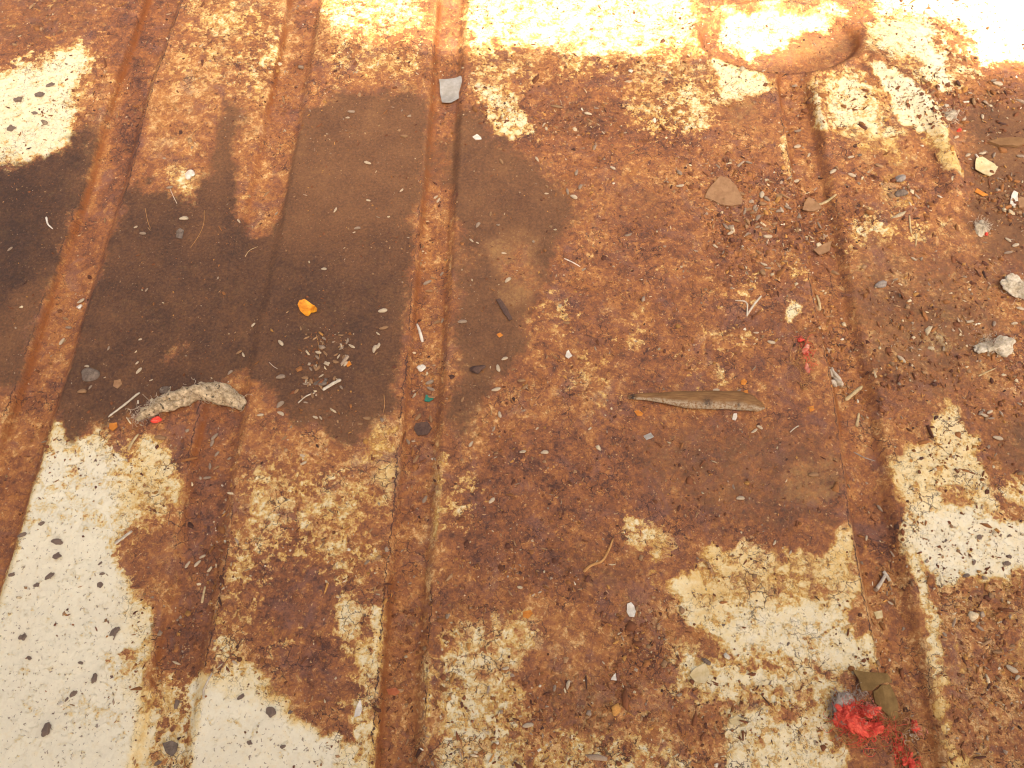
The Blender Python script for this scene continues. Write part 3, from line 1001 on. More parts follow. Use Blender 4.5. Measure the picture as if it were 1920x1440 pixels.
def blob(name, u, v, sx, sy, sz, ang, mat, label=None, cat=None, group=None, rough=0.25, seed=0, parent=None, sub=3, sink=0.35):
    """lumpy stone, clod or wad; half sizes in mm"""
    bm = bmesh.new()
    bmesh.ops.create_icosphere(bm, subdivisions=sub, radius=1.0)
    rs = np.random.default_rng(seed + 100)
    ax = rs.normal(size=(9, 3))
    ax /= np.linalg.norm(ax, axis=1, keepdims=True)
    am = rs.uniform(-1, 1, 9) * rough
    fr = rs.uniform(1.5, 5, 9)
    ph = rs.uniform(0, 6.28, 9)
    for vt in bm.verts:
        d = np.array(vt.co)
        k = 1 + float(np.sum(am * np.sin((ax @ d) * fr + ph))) * 0.5
        vt.co = Vector(d * k * np.array([sx, sy, sz]) * 0.001)
    me = bpy.data.meshes.new(name)
    bm.to_mesh(me)
    bm.free()
    for p in me.polygons:
        p.use_smooth = True
    me.materials.append(mat)
    o = bpy.data.objects.new(name, me)
    COL.objects.link(o)
    x, y = un(u, v)
    o.location = (x, y, hz(x, y) + sz * 0.001 * (1 - sink))
    o.rotation_euler = (0, 0, R(ang))
    if parent:
        o.location = Vector(o.location) - parent.location
        o.parent = parent
        return o
    return tag(o, label, cat, group)


def fibres(name, spine_px, n, length, rad, spread, hmax, mat, parent=None, along=0.5, curl=0.55, seed=0, label=None, zoff=0.0):
    """a tuft of hair-thin fibres round a spine; mm"""
    rs = np.random.default_rng(seed + 500)
    sp = smooth_line([un(*q) for q in spine_px], 40)
    tg = np.gradient(sp, axis=0)
    polys, radii = [], []
    for _ in range(n):
        i = rs.integers(0, 40)
        off = rs.normal(0, spread * 0.001, 2)
        p = sp[i] + off
        z = abs(rs.normal(0, 0.5)) * hmax * 0.001
        a = math.atan2(tg[i][1], tg[i][0]) + rs.normal(0, 1.6 * (1 - along)) + (math.pi if rs.random() < .5 else 0)
        L = length * 0.001 * rs.uniform(0.4, 1.3)
        m = 9
        k = rs.normal(0, curl)
        el = rs.normal(0, 0.35)
        poly = []
        for j in range(m):
            poly.append((p[0], p[1], z))
            a += k + rs.normal(0, curl * 0.6)
            el += rs.normal(0, 0.25) - 0.05 * (z > hmax * 0.001)
            st = L / m
            p = p + np.array([math.cos(a), math.sin(a)]) * st * math.cos(el)
            z = min(max(z + st * math.sin(el), 0.0), hmax * 0.0012)
        q = np.array(poly)
        q[:, 2] += height(q[:, 0], q[:, 1]) + 0.0003 + zoff * 0.001
        polys.append(q)
        r_ = rad * 0.001 * rs.uniform(0.6, 1.3)
        radii.append(np.full(m, r_) * np.linspace(1, 0.5, m))
    o = join_tubes(name, polys, radii, mat)
    if parent:
        o.data.transform(Matrix.Translation(-parent.location))
        o.parent = parent
    if label:
        o['label'] = label
    return o


def root_at(name, u, v, label, cat, group=None):
    o = bpy.data.objects.new(name, None)
    x, y = un(u, v)
    o.location = (x, y, hz(x, y))
    o.empty_display_size = 0.01
    COL.objects.link(o)
    return tag(o, label, cat, group)


# ------------------------------------------------------------------ materials of the loose things
M_ = {
    'felt': simple('matted_wool', (0.40, 0.30, 0.18), (0.66, 0.54, 0.36), 0.5, 0.95, 0.9, 6),
    'feltfibre': simple('wool_fibre', (0.50, 0.40, 0.27), (0.70, 0.60, 0.42), 0.5, 0.9, 0),
    'red': simple('red_wool', (0.56, 0.036, 0.024), (0.88, 0.16, 0.085), 0.5, 0.85, 0),
    'redpale': simple('faded_red_wool', (0.58, 0.16, 0.09), (0.74, 0.36, 0.23), 0.6, 0.85, 0),
    'tanfib': simple('tan_fibre', (0.36, 0.17, 0.05), (0.55, 0.30, 0.10), 0.4, 0.85, 0),
    'grey': simple('grey_wool', (0.30, 0.235, 0.165), (0.56, 0.46, 0.34), 0.7, 0.9, 0.5),
    'straw': simple('dry_straw', (0.38, 0.26, 0.11), (0.58, 0.44, 0.22), 0.5, 0.7, 0.3),
    'pstraw': simple('bleached_straw', (0.42, 0.34, 0.22), (0.60, 0.52, 0.38), 0.5, 0.7, 0.3),
    'white': simple('white_chip', (0.52, 0.45, 0.33), (0.72, 0.66, 0.52), 0.4, 0.6, 0.3),
    'paper': simple('grey_paper', (0.27, 0.245, 0.19), (0.37, 0.345, 0.285), 0.25, 0.8, 0.3),
    'yleaf': simple('yellow_leaf', (0.50, 0.15, 0.006), (0.80, 0.36, 0.018), 0.25, 0.55, 0.3),
    'oleaf': simple('orange_scrap', (0.45, 0.14, 0.015), (0.62, 0.24, 0.03), 0.4, 0.7, 0.3),
    'brown': simple('brown_card', (0.25, 0.13, 0.055), (0.34, 0.19, 0.085), 0.3, 0.85, 0.4),
    'dbrown': simple('dark_scale', (0.060, 0.034, 0.024), (0.12, 0.066, 0.042), 0.5, 0.8, 0.5),
    'olive': simple('dead_leaf', (0.155, 0.088, 0.022), (0.25, 0.15, 0.045), 0.25, 0.8, 0.4),
    'cream': simple('cream_flake', (0.48, 0.36, 0.15), (0.66, 0.54, 0.29), 0.3, 0.7, 0.3),
    'stone': simple('grey_stone', (0.11, 0.078, 0.052), (0.20, 0.15, 0.105), 0.6, 0.9, 0.6),
    'bluegrey': simple('blue_grey_stone', (0.19, 0.155, 0.115), (0.34, 0.29, 0.23), 0.5, 0.6, 0.5),
    'green': simple('green_scrap', (0.02, 0.12, 0.07), (0.04, 0.20, 0.12), 0.4, 0.6, 0.2),
    'redbead': simple('red_scrap', (0.66, 0.035, 0.022), (0.80, 0.10, 0.05), 0.5, 0.6, 0.2),
    'rotwood': simple('rotten_wood', (0.17, 0.085, 0.030), (0.27, 0.145, 0.055), 0.12, 0.85, 0.5),
    's_grey': simple('seed_grey', (0.21, 0.145, 0.088), (0.34, 0.25, 0.16), 0.9, 0.75, 0.3),
    's_tan': simple('seed_tan', (0.22, 0.115, 0.046), (0.33, 0.19, 0.085), 0.9, 0.75, 0.3),
    's_pale': simple('seed_pale', (0.36, 0.265, 0.15), (0.56, 0.45, 0.29), 0.9, 0.7, 0.3),
    's_dark': simple('seed_dark', (0.125, 0.084, 0.056), (0.24, 0.17, 0.115), 0.9, 0.8, 0.4),
}


# wood sliver: material with a pale weathered long edge and dark knots
def sliver_material():
    s = NT('weathered_sliver')
    mm = s.coord()
    st = s.n('ShaderNodeMapping')
    st.inputs['Scale'].default_value = (0.12, 1.0, 1.0)
    s.put(st.inputs['Vector'], mm)
    f = s.rng(s.noise(st.outputs[0], 1.2, 6, 0.6), 0.35, 0.65)
    c = s.mix(f, C4((0.165, 0.080, 0.026)), C4((0.26, 0.135, 0.048)))
    a = s.attr('edge').outputs['Fac']
    pf = s.math('MULTIPLY', a, s.rng(s.noise(mm, 0.8, 5, 0.7), 0.40, 0.56))
    c = s.mix(pf, c, C4((0.36, 0.28, 0.17)))
    kn = s.attr('knot').outputs['Fac']
    c = s.mix(s.math('MULTIPLY', kn, s.rng(s.noise(mm, 0.9, 4, 0.6), 0.35, 0.5)), c, C4((0.040, 0.026, 0.020)))
    s.set('Base Color', c)
    s.set('Roughness', 0.8)
    s.set('Specular IOR Level', 0.25)
    s.bump(s.noise(st.outputs[0], 1.5, 6, 0.65), 0.001, 0.5)
    return s.m


def build_sliver():
    top = [(1176, 744), (1192, 741), (1230, 740), (1270, 739), (1310, 738), (1350, 738), (1385, 739), (1405, 745), (1420, 755), (1433, 764)]
    bot = [(1178, 750), (1195, 752), (1230, 757), (1270, 767), (1300, 771), (1335, 772), (1370, 773), (1400, 775), (1420, 775), (1433, 768)]
    n = 60
    t_ = smooth_line([un(*q) for q in top], n)
    b_ = smooth_line([un(*q) for q in bot], n)
    base = hz(*un(1305, 757))
    rows = 14
    V, E, K = [], [], []
    for i in range(n):
        wd = np.hypot(*(t_[i] - b_[i]))
        th = min(0.0042, wd * 0.55)
        for j in range(rows):
            a = 2 * math.pi * j / rows
            cy = 0.5 - 0.5 * math.cos(a)          # 0 upper edge .. 1 lower edge
            p = t_[i] * (1 - cy) + b_[i] * cy
            zz = math.sin(a)
            zt = (0.55 + 0.45 * zz) * th if zz > 0 else (0.55 + 0.55 * zz) * th
            zt += 0.0003 * math.sin(i * 0.7 + j)
            V.append((p[0], p[1], base + 0.0004 + max(0, zt)))
            u, v = proj(np.array([p[0]]), np.array([p[1]]))
            E.append(float(sstep(0.66, 0.82, np.array([cy]))[0]))
            K.append(float(max(math.exp(-((u[0] - 1323) / 8) ** 2 - ((cy - .72) / .24) ** 2), math.exp(-((u[0] - 1184) / 6) ** 2), .9 * math.exp(-((u[0] - 1381) / 2.5) ** 2 - ((cy - .8) / .2) ** 2))))
    Fc = []
    for i in range(n - 1):
        for j in range(rows):
            j2 = (j + 1) % rows
            Fc.append((i * rows + j, (i + 1) * rows + j, (i + 1) * rows + j2, i * rows + j2))
    Fc.append(tuple(range(rows)))
    Fc.append(tuple((n - 1) * rows + j for j in range(rows))[::-1])
    o = mesh_obj('wood_sliver', V, Fc, sliver_material())
    for nm, vals in (('edge', E), ('knot', K)):
        at = o.data.attributes.new(nm, 'FLOAT', 'POINT')
        at.data.foreach_set('value', np.array(vals, np.float32))
    origin_to(o, *un(1305, 757), base)
    tag(o, 'long flat brown sliver of wood with a pale weathered lower edge and pointed left end', 'wood')


build_sliver()


# twisted scrap of matted wool
def build_rag():
    px = [(259, 790), (280, 778), (305, 766), (335, 758), (365, 746), (390, 742), (415, 744), (438, 752), (457, 762)]
    wid = [7, 22, 34, 36, 33, 43, 46, 38, 15]              # px
    cx, cy = un(360, 757)
    root = root_at('wool_scrap', 360, 757, 'twisted cream scrap of matted wool with a red fleck at its left end', 'wool')
    n = 120
    ln = smooth_line([un(*q) for q in px], n)
    wd = np.interp(np.linspace(0, 8, n), range(9), wid) * 0.26e-3 * 0.5
    tg = np.gradient(ln, axis=0)
    tg /= np.linalg.norm(tg, axis=1, keepdims=True)
    nr = np.stack([-tg[:, 1], tg[:, 0]], 1)
    hs = height(ln[:, 0], ln[:, 1])
    V, Fc = [], []
    for k in range(3):
        ph = 2.1 * k + np.linspace(0, 7.5, n) + 0.8 * np.sin(np.linspace(0, 5, n) + k)
        off = np.cos(ph) * wd * 0.46
        up = np.sin(ph) * wd * 0.36
        wob = 1 + 0.30 * (fbm(np.arange(n) * 1.0, np.full(n, 7.0 * k), 9, 3 + k, 4) - 0.5) * 2
        line3 = np.stack([ln[:, 0] + nr[:, 0] * off, ln[:, 1] + nr[:, 1] * off, hs + wd * 0.80 + up], -1)
        v_, f_ = tube_arrays(line3, wd * 0.56 * wob, 14)
        v_ = np.array(v_)
        lump = (fbm(v_[:, 0] + v_[:, 2], v_[:, 1], 0.0035, 77 + k, 3) - 0.5) * 0.0034
        c_ = np.repeat(line3, 14, 0)
        d_ = v_ - c_
        v_ = c_ + d_ * (1 + lump / (np.linalg.norm(d_, axis=1) + 1e-6))[:, None]
        o_ = len(V)
        V += list(v_)
        Fc += [tuple(o_ + q for q in f) for f in f_]
    s = NT('matted_wool_scrap')
    mm = s.coord()
    f = s.rng(s.noise(mm, 0.45, 7, 0.75), 0.40, 0.62)
    c = s.mix(f, C4((0.31, 0.215, 0.11)), C4((0.74, 0.58, 0.345)))
    c = s.mix(s.rng(s.noise(mm, 0.40, 4, 0.6), 0.60, 0.66), c, C4((0.09, 0.065, 0.04)))
    s.set('Base Color', c)
    s.set('Roughness', 0.95)
    s.set('Specular IOR Level', 0.1)
    s.bump(s.noise(mm, 1.0, 5, 0.7), 0.001, 1.0)
    o = mesh_obj('strand', V, Fc, s.m)
    o.data.transform(Matrix.Translation(-root.location))
    o.parent = root
    fibres('loose_fibres', px, 320, 6, 0.10, 1.9, 9.5, M_['feltfibre'], root, 0.45, 0.6, 1)
    fibres('loose_fibres', [(262, 790), (285, 775), (275, 772)], 70, 8, 0.06, 1.4, 2.5, M_['grey'], root, 0.8, 0.3, 2, 'grey frayed fibres')
    blob('red_fleck', 296, 790, 2.1, 1.2, 1.6, 10, M_['redbead'], parent=root, rough=.5, seed=3, label=None)
    return root


build_rag()


# big wad of red wool, lower right
def build_red_wad():
    root = root_at('red_wool_wad', 1620, 1370, 'large tangled wad of red wool with grey fluff and tan fibres, lower right', 'wool')
    blob('grey_fluff', 1579, 1328, 4.6, 5.4, 2.4, 0, M_['grey'], parent=root, rough=.35, seed=6)
    fibres('grey_hair', [(1560, 1350), (1558, 1325), (1572, 1306), (1600, 1302), (1618, 1300)], 150, 4.0, 0.17, 1.1, 4.0, M_['grey'], root, 0.15, 0.6, 6)
    core = [((1587, 1350), 4.2, 3.4, 3.0, 0), ((1616, 1334), 4.2, 2.6, 2.8, 1), ((1632, 1367), 5.6, 2.3, 2.2, 2), ((1588, 1325), 1.9, 1.8, 2.8, 3), ((1712, 1424), 2.6, 1.5, 1.2, 4), ((1722, 1366), 1.7, 1.2, 1.3, 5), ((1690, 1400), 1.5, 2.4, 1.0, 6)]
    for (u, v), a, b, c, k in core:
        o = blob('red_clump', u, v, a, b, c, 15 * k, M_['red'], parent=root, rough=.8, seed=20 + k, sub=5)
        for vt in o.data.vertices:
            d = np.array(vt.co) * 1000
            q = fbm(np.array([d[0] + d[2] * .7 + 50]), np.array([d[1] - d[2] * .6 + 50]), 1.7, 312 + k, 5, .7)[0] - .5
            vt.co = vt.co * (1 + 1.3 * q)
    fibres('red_fibres', [(1572, 1360), (1586, 1346), (1600, 1340)], 120, 7.0, 0.15, 2.3, 6.5, M_['red'], root, 0.3, 0.5, 7)
    fibres('red_fibres', [(1578, 1328), (1590, 1320), (1598, 1330)], 26, 5.0, 0.18, 1.0, 6.0, M_['red'], root, 0.3, 0.6, 17)
    fibres('red_fibres', [(1600, 1380), (1625, 1369), (1662, 1358)], 110, 9, 0.15, 2.2, 5.0, M_['red'], root, 0.7, 0.35, 8)
    fibres('faded_fibres', [(1606, 1358), (1616, 1338), (1624, 1324), (1638, 1330)], 55, 5.5, 0.20, 1.5, 7.6, M_['redpale'], root, 0.2, 0.9, 9)
    fibres('red_fibres', [(1662, 1362), (1680, 1385), (1692, 1412)], 36, 9, 0.19, 1.6, 2.8, M_['red'], root, 0.6, 0.4, 10)
    fibres('red_fibres', [(1688, 1408), (1706, 1422), (1728, 1432)], 34, 8, 0.19, 1.3, 3.0, M_['red'], root, 0.6, 0.4, 19)
    fibres('red_fibres', [(1708, 1355), (1722, 1366), (1732, 1376)], 20, 5, 0.18, 0.8, 2.6, M_['redpale'], root, 0.6, 0.5, 11)
    fibres('tan_fibres', [(1640, 1352), (1670, 1360), (1690, 1370), (1700, 1395), (1715, 1420)], 100, 14, 0.12, 3.2, 4.5, M_['tanfib'], root, 0.45, 0.35, 12)
    fibres('tan_fibres', [(1565, 1375), (1580, 1384), (1620, 1372)], 26, 12, 0.15, 1.6, 4.5, M_['tanfib'], root, 0.7, 0.3, 13)
    fibres('pale_threads', [(1708, 1385), (1722, 1380), (1714, 1392)], 14, 6, 0.26, 1.0, 2.6, M_['feltfibre'], root, 0.5, 0.6, 14)


build_red_wad()


def build_red_tuft():
    root = root_at('red_wool_tuft', 1503, 670, 'small tuft of orange red wool with tan hairs on the bare rust', 'wool')
    for k, (u, v, a, b) in enumerate([(1501, 640, 1.5, 1.2), (1511, 660, 1.3, 2.0), (1514, 692, 0.9, 2.0)]):
        o = blob('red_clump', u, v, a, b, .8, 20, M_['redpale'] if k else M_['red'], parent=root, rough=.8, seed=31 + k, sub=4)
    fibres('red_fibres', [(1498, 634), (1507, 655), (1514, 672), (1513, 704)], 46, 6.5, 0.15, 1.0, 2.0, M_['red'], root, 0.75, 0.35, 33)
    fibres('tan_fibres', [(1495, 622), (1496, 660), (1498, 700), (1508, 726)], 52, 10, 0.12, 2.2, 2.4, M_['tanfib'], root, 0.6, 0.3, 34)
    fibres('stray_hair', [(1525, 676), (1540, 690)], 6, 18, 0.09, 2.0, 1.5, M_['tanfib'], root, 0.5, 0.3, 35)


build_red_tuft()

# ------------------------------------------------------------------ single scraps, chips, leaves
plate('yellow_leaf', [(574, 569), (582, 572), (592, 578), (598, 586), (597, 592), (589, 591), (585, 590), (580, 597), (575, 597), (566, 590), (562, 581), (566, 573)], 0.25, M_['yleaf'],
      'small bright yellow orange heart-shaped leaf lying alone on the dark mud', 'leaf', curl=1.2, jag=0.02, bend=lambda a, b: 1.9 * abs(a - 0.15 - 0.2 * b))
plate('paper_scrap', [(823, 143), (850, 141), (862, 136), (878, 137), (880, 152), (877, 170), (862, 175), (845, 187), (828, 186), (824, 165)], 0.3, M_['paper'],
      'creased pale grey paper scrap at the top of the third groove from left', 'paper', curl=0.4, lift=1.6, follow=0.1, bend=lambda a, b: 0.8 * math.sin(4 * b) + 0.4 * a, jag=.015)
plate('card_triangle', [(1350, 331), (1368, 337), (1380, 350), (1391, 372), (1390, 384), (1370, 387), (1350, 384), (1335, 376), (1321, 372), (1328, 355)], 0.7, M_['brown'],
      'triangular plain brown card chip beside the right-hand groove, above the sliver', 'chip', curl=0.3, lift=.5, follow=0, jag=.01)
plate('dead_leaf', [(1595, 1257), (1622, 1262), (1658, 1265), (1668, 1282), (1645, 1284), (1632, 1296), (1612, 1297), (1606, 1275)], 0.35, M_['olive'],
      'folded olive brown dead leaf strip, upper one just above the red wool wad', 'leaf', lift=3.2, follow=0, curl=-.6, zbase=hz(*un(1640, 1275)), bend=lambda a, b: 0.7 * math.sin(3 * a))
plate('dead_leaf', [(1636, 1297), (1652, 1284), (1670, 1282), (1682, 1310), (1686, 1345), (1676, 1352), (1662, 1340), (1640, 1318)], 0.35, M_['olive'],
      'olive brown dead leaf piece curving down the groove edge beside the red wad', 'leaf', lift=2.2, follow=0.3, curl=-.8)
plate('brown_flake', [(1520, 362), (1538, 372), (1545, 382), (1530, 388), (1508, 387), (1512, 372)], 0.5, M_['brown'], 'curled brown flake lying in the right-hand groove near its top', 'flake', curl=.9, lift=.6, follow=0)
plate('brown_flake', [(1548, 450), (1563, 446), (1560, 462), (1540, 472), (1528, 462)], 0.5, M_['brown'], 'folded rusty brown flake in the right groove beside the pile of straw', 'flake', curl=1.0, lift=.6, follow=0)
plate('twig_slab', [(1850, 270), (1872, 264), (1905, 263), (1920, 266), (1932, 272), (1905, 279), (1870, 277)], 1.6, M_['rotwood'], 'flat brown wood chip at the right edge among grey seeds', 'wood', lift=.4, follow=0.1)
plate('cream_flake', [(1826, 303), (1838, 299), (1850, 305), (1862, 312), (1868, 318), (1862, 330), (1852, 336), (1840, 330), (1825, 322)], 0.4, M_['cream'], 'large pale yellow curled flake with dark veins at upper right', 'flake', curl=1.2, lift=.5, follow=0.2, jag=.04)
plate('white_flake', [(1897, 362), (1905, 366), (1906, 382), (1898, 392), (1890, 386), (1893, 374)], 0.4, M_['white'], 'white torn flake next to a brown chip near the right edge', 'flake', curl=.6, lift=.4)
plate('brown_flake', [(1906, 374), (1928, 370), (1930, 390), (1908, 392)], 0.4, M_['brown'], 'square brown flake cut by the right edge of view, beside a white flake', 'flake', lift=.4)
plate('white_flake', [(1176, 1132), (1183, 1129), (1189, 1136), (1192, 1146), (1189, 1157), (1180, 1156), (1175, 1147)], 0.5, M_['white'], 'bright white chip alone on brown rust, lower middle of the sheet', 'flake', curl=.3, lift=.3)
plate('white_flake', [(886, 256), (894, 251), (901, 256), (903, 260), (892, 262)], 0.4, M_['white'], 'small white chip on the mud just right of the third groove, high up', 'flake', lift=.2)
plate('white_flake', [(1147, 1270), (1154, 1262), (1156, 1276), (1145, 1275)], 0.4, M_['white'], 'cream triangular chip on the muddy patch at the bottom middle', 'flake', lift=.3)
plate('white_flake', [(1062, 660), (1066, 657), (1073, 668), (1066, 673), (1060, 668)], 0.4, M_['white'], 'white crescent chip in the centre of the sheet, above left of the sliver', 'flake', lift=.3, curl=.5)
plate('white_flake', [(1374, 778), (1380, 777), (1381, 784), (1378, 790), (1372, 788)], 0.6, M_['white'], 'tiny white crumb touching the lower edge of the wood sliver', 'flake', lift=.2)
plate('grey_flake', [(1206, 838 - 20), (1220, 812), (1226, 820), (1212, 826)], 0.3, M_['paper'], 'thin grey flake below the left end of the wood sliver', 'flake', lift=.2)
plate('orange_scrap', [(208, 797), (222, 795), (223, 803), (213, 811), (207, 805)], 0.4, M_['oleaf'], 'orange brown leaf scrap at the mud edge left of the wool scrap', 'leaf scrap', lift=.3, curl=.5)
plate('brown_flake', [(216, 716), (228, 713), (231, 722), (222, 731), (214, 726)], 0.4, M_['brown'], 'small brown flake on the mud above left of the wool scrap', 'flake', lift=.2)
plate('orange_scrap', [(1189, 772), (1198, 770), (1206, 776), (1203, 781), (1194, 780)], 0.3, M_['oleaf'], 'bright orange scrap just under the left end of the wood sliver', 'leaf scrap', lift=.2)
plate('orange_scrap', [(1388, 716), (1394, 712), (1400, 717), (1396, 724), (1388, 723)], 0.3, M_['oleaf'], 'orange scrap above the right end of the sliver, upper of two', 'leaf scrap', lift=.2)
plate('orange_scrap', [(1393, 735), (1401, 733), (1402, 741), (1394, 742)], 0.3, M_['oleaf'], 'orange scrap touching the top of the sliver near its right end', 'leaf scrap', lift=.2)
plate('orange_scrap', [(1515, 764), (1524, 762), (1526, 770), (1518, 774)], 0.3, M_['oleaf'], 'dull orange scrap right of the sliver near the right-hand groove', 'leaf scrap', lift=.2)
plate('orange_scrap', [(931, 626), (938, 623), (943, 628), (936, 632)], 0.3, M_['oleaf'], 'tiny orange scrap on the mud right of the third groove', 'leaf scrap', lift=.2)
plate('orange_scrap', [(648, 683), (656, 678), (660, 685), (652, 690)], 0.3, M_['oleaf'], 'small orange scrap at the right side of the seed pile', 'leaf scrap', lift=.2)
plate('green_scrap', [(797, 733), (803, 735), (812, 741), (803, 747), (794, 745)], 0.3, M_['green'], 'small green scrap in the third groove from the left', 'scrap', lift=.5, curl=.4)
plate('dark_flake', [(930, 562), (938, 560), (952, 580), (961, 598), (955, 602), (945, 588)], 0.7, M_['dbrown'], 'long dark brown rust flake on the mud right of the third groove', 'flake', lift=.4)
plate('dark_flake', [(778, 787), (800, 784), (808, 796), (800, 808), (782, 810), (774, 798)], 0.7, M_['dbrown'], 'wide dark muddy flake in the third groove below the green scrap', 'flake', lift=.4)
plate('dark_flake', [(345, 432), (342, 448), (331, 446), (331, 434), (338, 428)], 0.5, M_['stone'], 'small grey flake on the mud between first and second grooves', 'flake', lift=.2)
plate('orange_scrap', [(980, 1147), (995, 1143), (999, 1150), (990, 1160), (980, 1156)], 0.4, M_['oleaf'], 'amber paint scrap beside white crumbs at the bottom middle', 'leaf scrap', lift=.3)
plate('brown_flake', [(1830, 355), (1852, 368), (1842, 370), (1826, 362)], 0.4, M_['oleaf'], 'rusty orange flake among grit below the large yellow flake', 'flake', lift=.3)
plate('paint_flake', [(1304, 1252), (1322, 1244), (1330, 1262), (1322, 1282), (1305, 1280), (1292, 1266)], 0.4, M_['cream'], 'lifted cream paint flake beside a dark pit at lower middle', 'flake', curl=.7, lift=.3)
plate('paint_flake', [(1366, 1350), (1380, 1342), (1393, 1348), (1384, 1360), (1370, 1358)], 0.4, M_['cream'], 'pale paint flake outlined by a dark crack, near the bottom edge', 'flake', curl=.8, lift=.4)
plate('paint_flake', [(1645, 1144), (1660, 1141), (1662, 1154), (1650, 1158)], 0.3, M_['cream'], 'small yellowish paint flake inside the right groove, lower part', 'flake', lift=.4)
plate('paint_flake', [(667, 1330), (676, 1312), (680, 1330), (675, 1342), (665, 1345)], 0.4, M_['white'], 'white paint flake lifted at the left lip of the third groove, low down', 'flake', curl=.8, lift=.4)
plate('red_scrap', [(722, 1290), (740, 1287), (748, 1295), (740, 1302), (726, 1300)], 0.4, simple('red_rust', (0.34, 0.09, 0.03), (0.45, 0.14, 0.05), .5, .8, .3), 'reddish orange rust scrap in the third groove near the bottom', 'flake', lift=.4)
plate('brown_flake', [(300, 1392), (318, 1388), (328, 1393), (326, 1408), (318, 1418), (305, 1408)], 0.6, M_['stone'], 'big dark brown flake in the second groove on the white paint', 'flake', lift=.5)

# clods and pebbles
blob('grey_stone', 171, 704, 4.0, 3.6, 1.2, 0, M_['stone'], 'round flat grey stone on the mud by the first groove', 'stone', rough=.25, seed=41)
blob('mud_clod', 896, 692, 3.6, 2.8, 1.8, 20, M_['dbrown'], 'lumpy dark brown clod right of the third groove', 'clod', rough=.5, seed=42)
blob('blue_grey_stone', 1652, 534, 2.6, 1.9, 1.6, 10, M_['bluegrey'], 'small blue grey stone right of the right-hand groove', 'stone', rough=.5, seed=43)
blob('grey_stone', 1688, 338, 3.0, 1.9, 1.8, 20, M_['bluegrey'], 'shiny grey stone in the grit below the raised strap, upper of two', 'stone', rough=.5, seed=44)
blob('grey_stone', 1690, 365, 4.0, 2.0, 1.6, 20, M_['stone'], 'dark grey stone in the grit below the raised strap, lower of two', 'stone', rough=.6, seed=45)
blob('grey_stone', 314, 735, 2.2, 1.8, 1.3, 0, M_['stone'], 'dark pebble between two seeds just above the wool scrap', 'stone', rough=.4, seed=46)
blob('white_pebble', 788, 683, 1.8, 1.6, 1.2, 0, M_['white'], 'round white pebble in the third groove above the green scrap', 'pebble', rough=.3, seed=47)
blob('white_pebble', 142, 568, 1.3, 1.1, .8, 0, M_['white'], 'white pebble in the first groove from the left', 'pebble', rough=.3, seed=48)
blob('white_pebble', 358, 330, 2.6, 2.6, 1.5, 0, M_['white'], 'white lump in the pinkish paint patch between first and second grooves', 'pebble', rough=.4, seed=49)
blob('mud_clod', 605, 719, 3.0, 1.6, 1.2, 10, M_['stone'], 'grey clod at the foot of the seed pile', 'clod', rough=.4, seed=50)


# fluffy wads at the right
def fluff(u, v, a, b, c, label, seed, red=None):
    root = root_at('fluff_wad', u, v, label, 'fluff')
    s = simple('fluff_%d' % seed, (0.34, 0.265, 0.15), (0.72, 0.63, 0.45), 0.35, 0.95, 1.0, 7)
    rs = np.random.default_rng(seed)
    o = blob('wad', u, v, a * .85, b * .85, c * .75, 25, s, parent=root, rough=.9, seed=seed, sub=5)
    for vt in o.data.vertices:
        d = np.array(vt.co) * 1000
        k = fbm(np.array([d[0] + d[2] * .7 + 50]), np.array([d[1] - d[2] * .6 + 50]), 2.6, 12 + seed, 4, .62)[0] - .5
        vt.co = vt.co * (1 + 0.75 * k)
    sp = [(u - a * 2.6, v - b), (u, v), (u + a * 2.6, v + b)]
    fibres('hairs', sp, 170, max(4, a * 0.9), 0.10, b * .45, c * 2.0, M_['feltfibre'], root, .15, .8, seed)
    if red:
        blob('red_fleck', red[0], red[1], 1.1, 0.9, 1.2, 0, M_['redbead'], parent=root, rough=.4, seed=seed + 1)


fluff(1862, 650, 6.2, 4.4, 2.6, 'oval cream fluff wad near the right edge, beside an ochre stain', 51)
fluff(1908, 545, 6.6, 7.2, 2.6, 'large cream fluff wad cut off by the right edge of view', 53)
fluff(1838, 429, 2.9, 3.6, 2.0, 'small white fluff wad with a red fleck below it, upper right', 55, (1848, 441))
fluff(1774, 226, 4.2, 3.4, 2.6, 'knotted white fluff wad at the end of the raised strap, red fleck beside it', 57, (1796, 248))

# seed husk and chewed scraps
r_ = root_at('chewed_scrap', 1570, 705, 'crumpled grey cream scrap at the right groove below the red tuft', 'scrap')
for q, (u, v, a, b) in enumerate([(1564, 694, 1.2, 3.0), (1571, 700, 1.6, 3.6), (1576, 712, 1.3, 2.6), (1566, 714, 1.4, 2.2)]):
    blob('lobe', u, v, a, b, 1.6, 20 * q, M_['pstraw'], parent=r_, rough=.5, seed=60 + q)
r_ = root_at('stem_scrap', 1662, 1085, 'pale forked stem scrap with a round knob lying in the right groove', 'stem')
for q, (px, ra, rb) in enumerate([([(1650, 1100), (1658, 1088), (1666, 1074)], .9, .7), ([(1662, 1068), (1668, 1076), (1674, 1086)], .8, .7)]):
    pts = smooth_line([un(*p) for p in px], 10)
    hh = height(pts[:, 0], pts[:, 1])
    V, Fc = tube_arrays(np.stack([pts[:, 0], pts[:, 1], hh + .0012], -1), np.linspace(ra, rb, 10) * .001, 7)
    o = mesh_obj('stalk', V, Fc, M_['pstraw'])
    o.data.transform(Matrix.Translation(-r_.location))
    o.parent = r_
blob('knob', 1649, 1101, 1.2, 1.0, 1.0, 0, M_['s_grey'], parent=r_, rough=.3, seed=66)

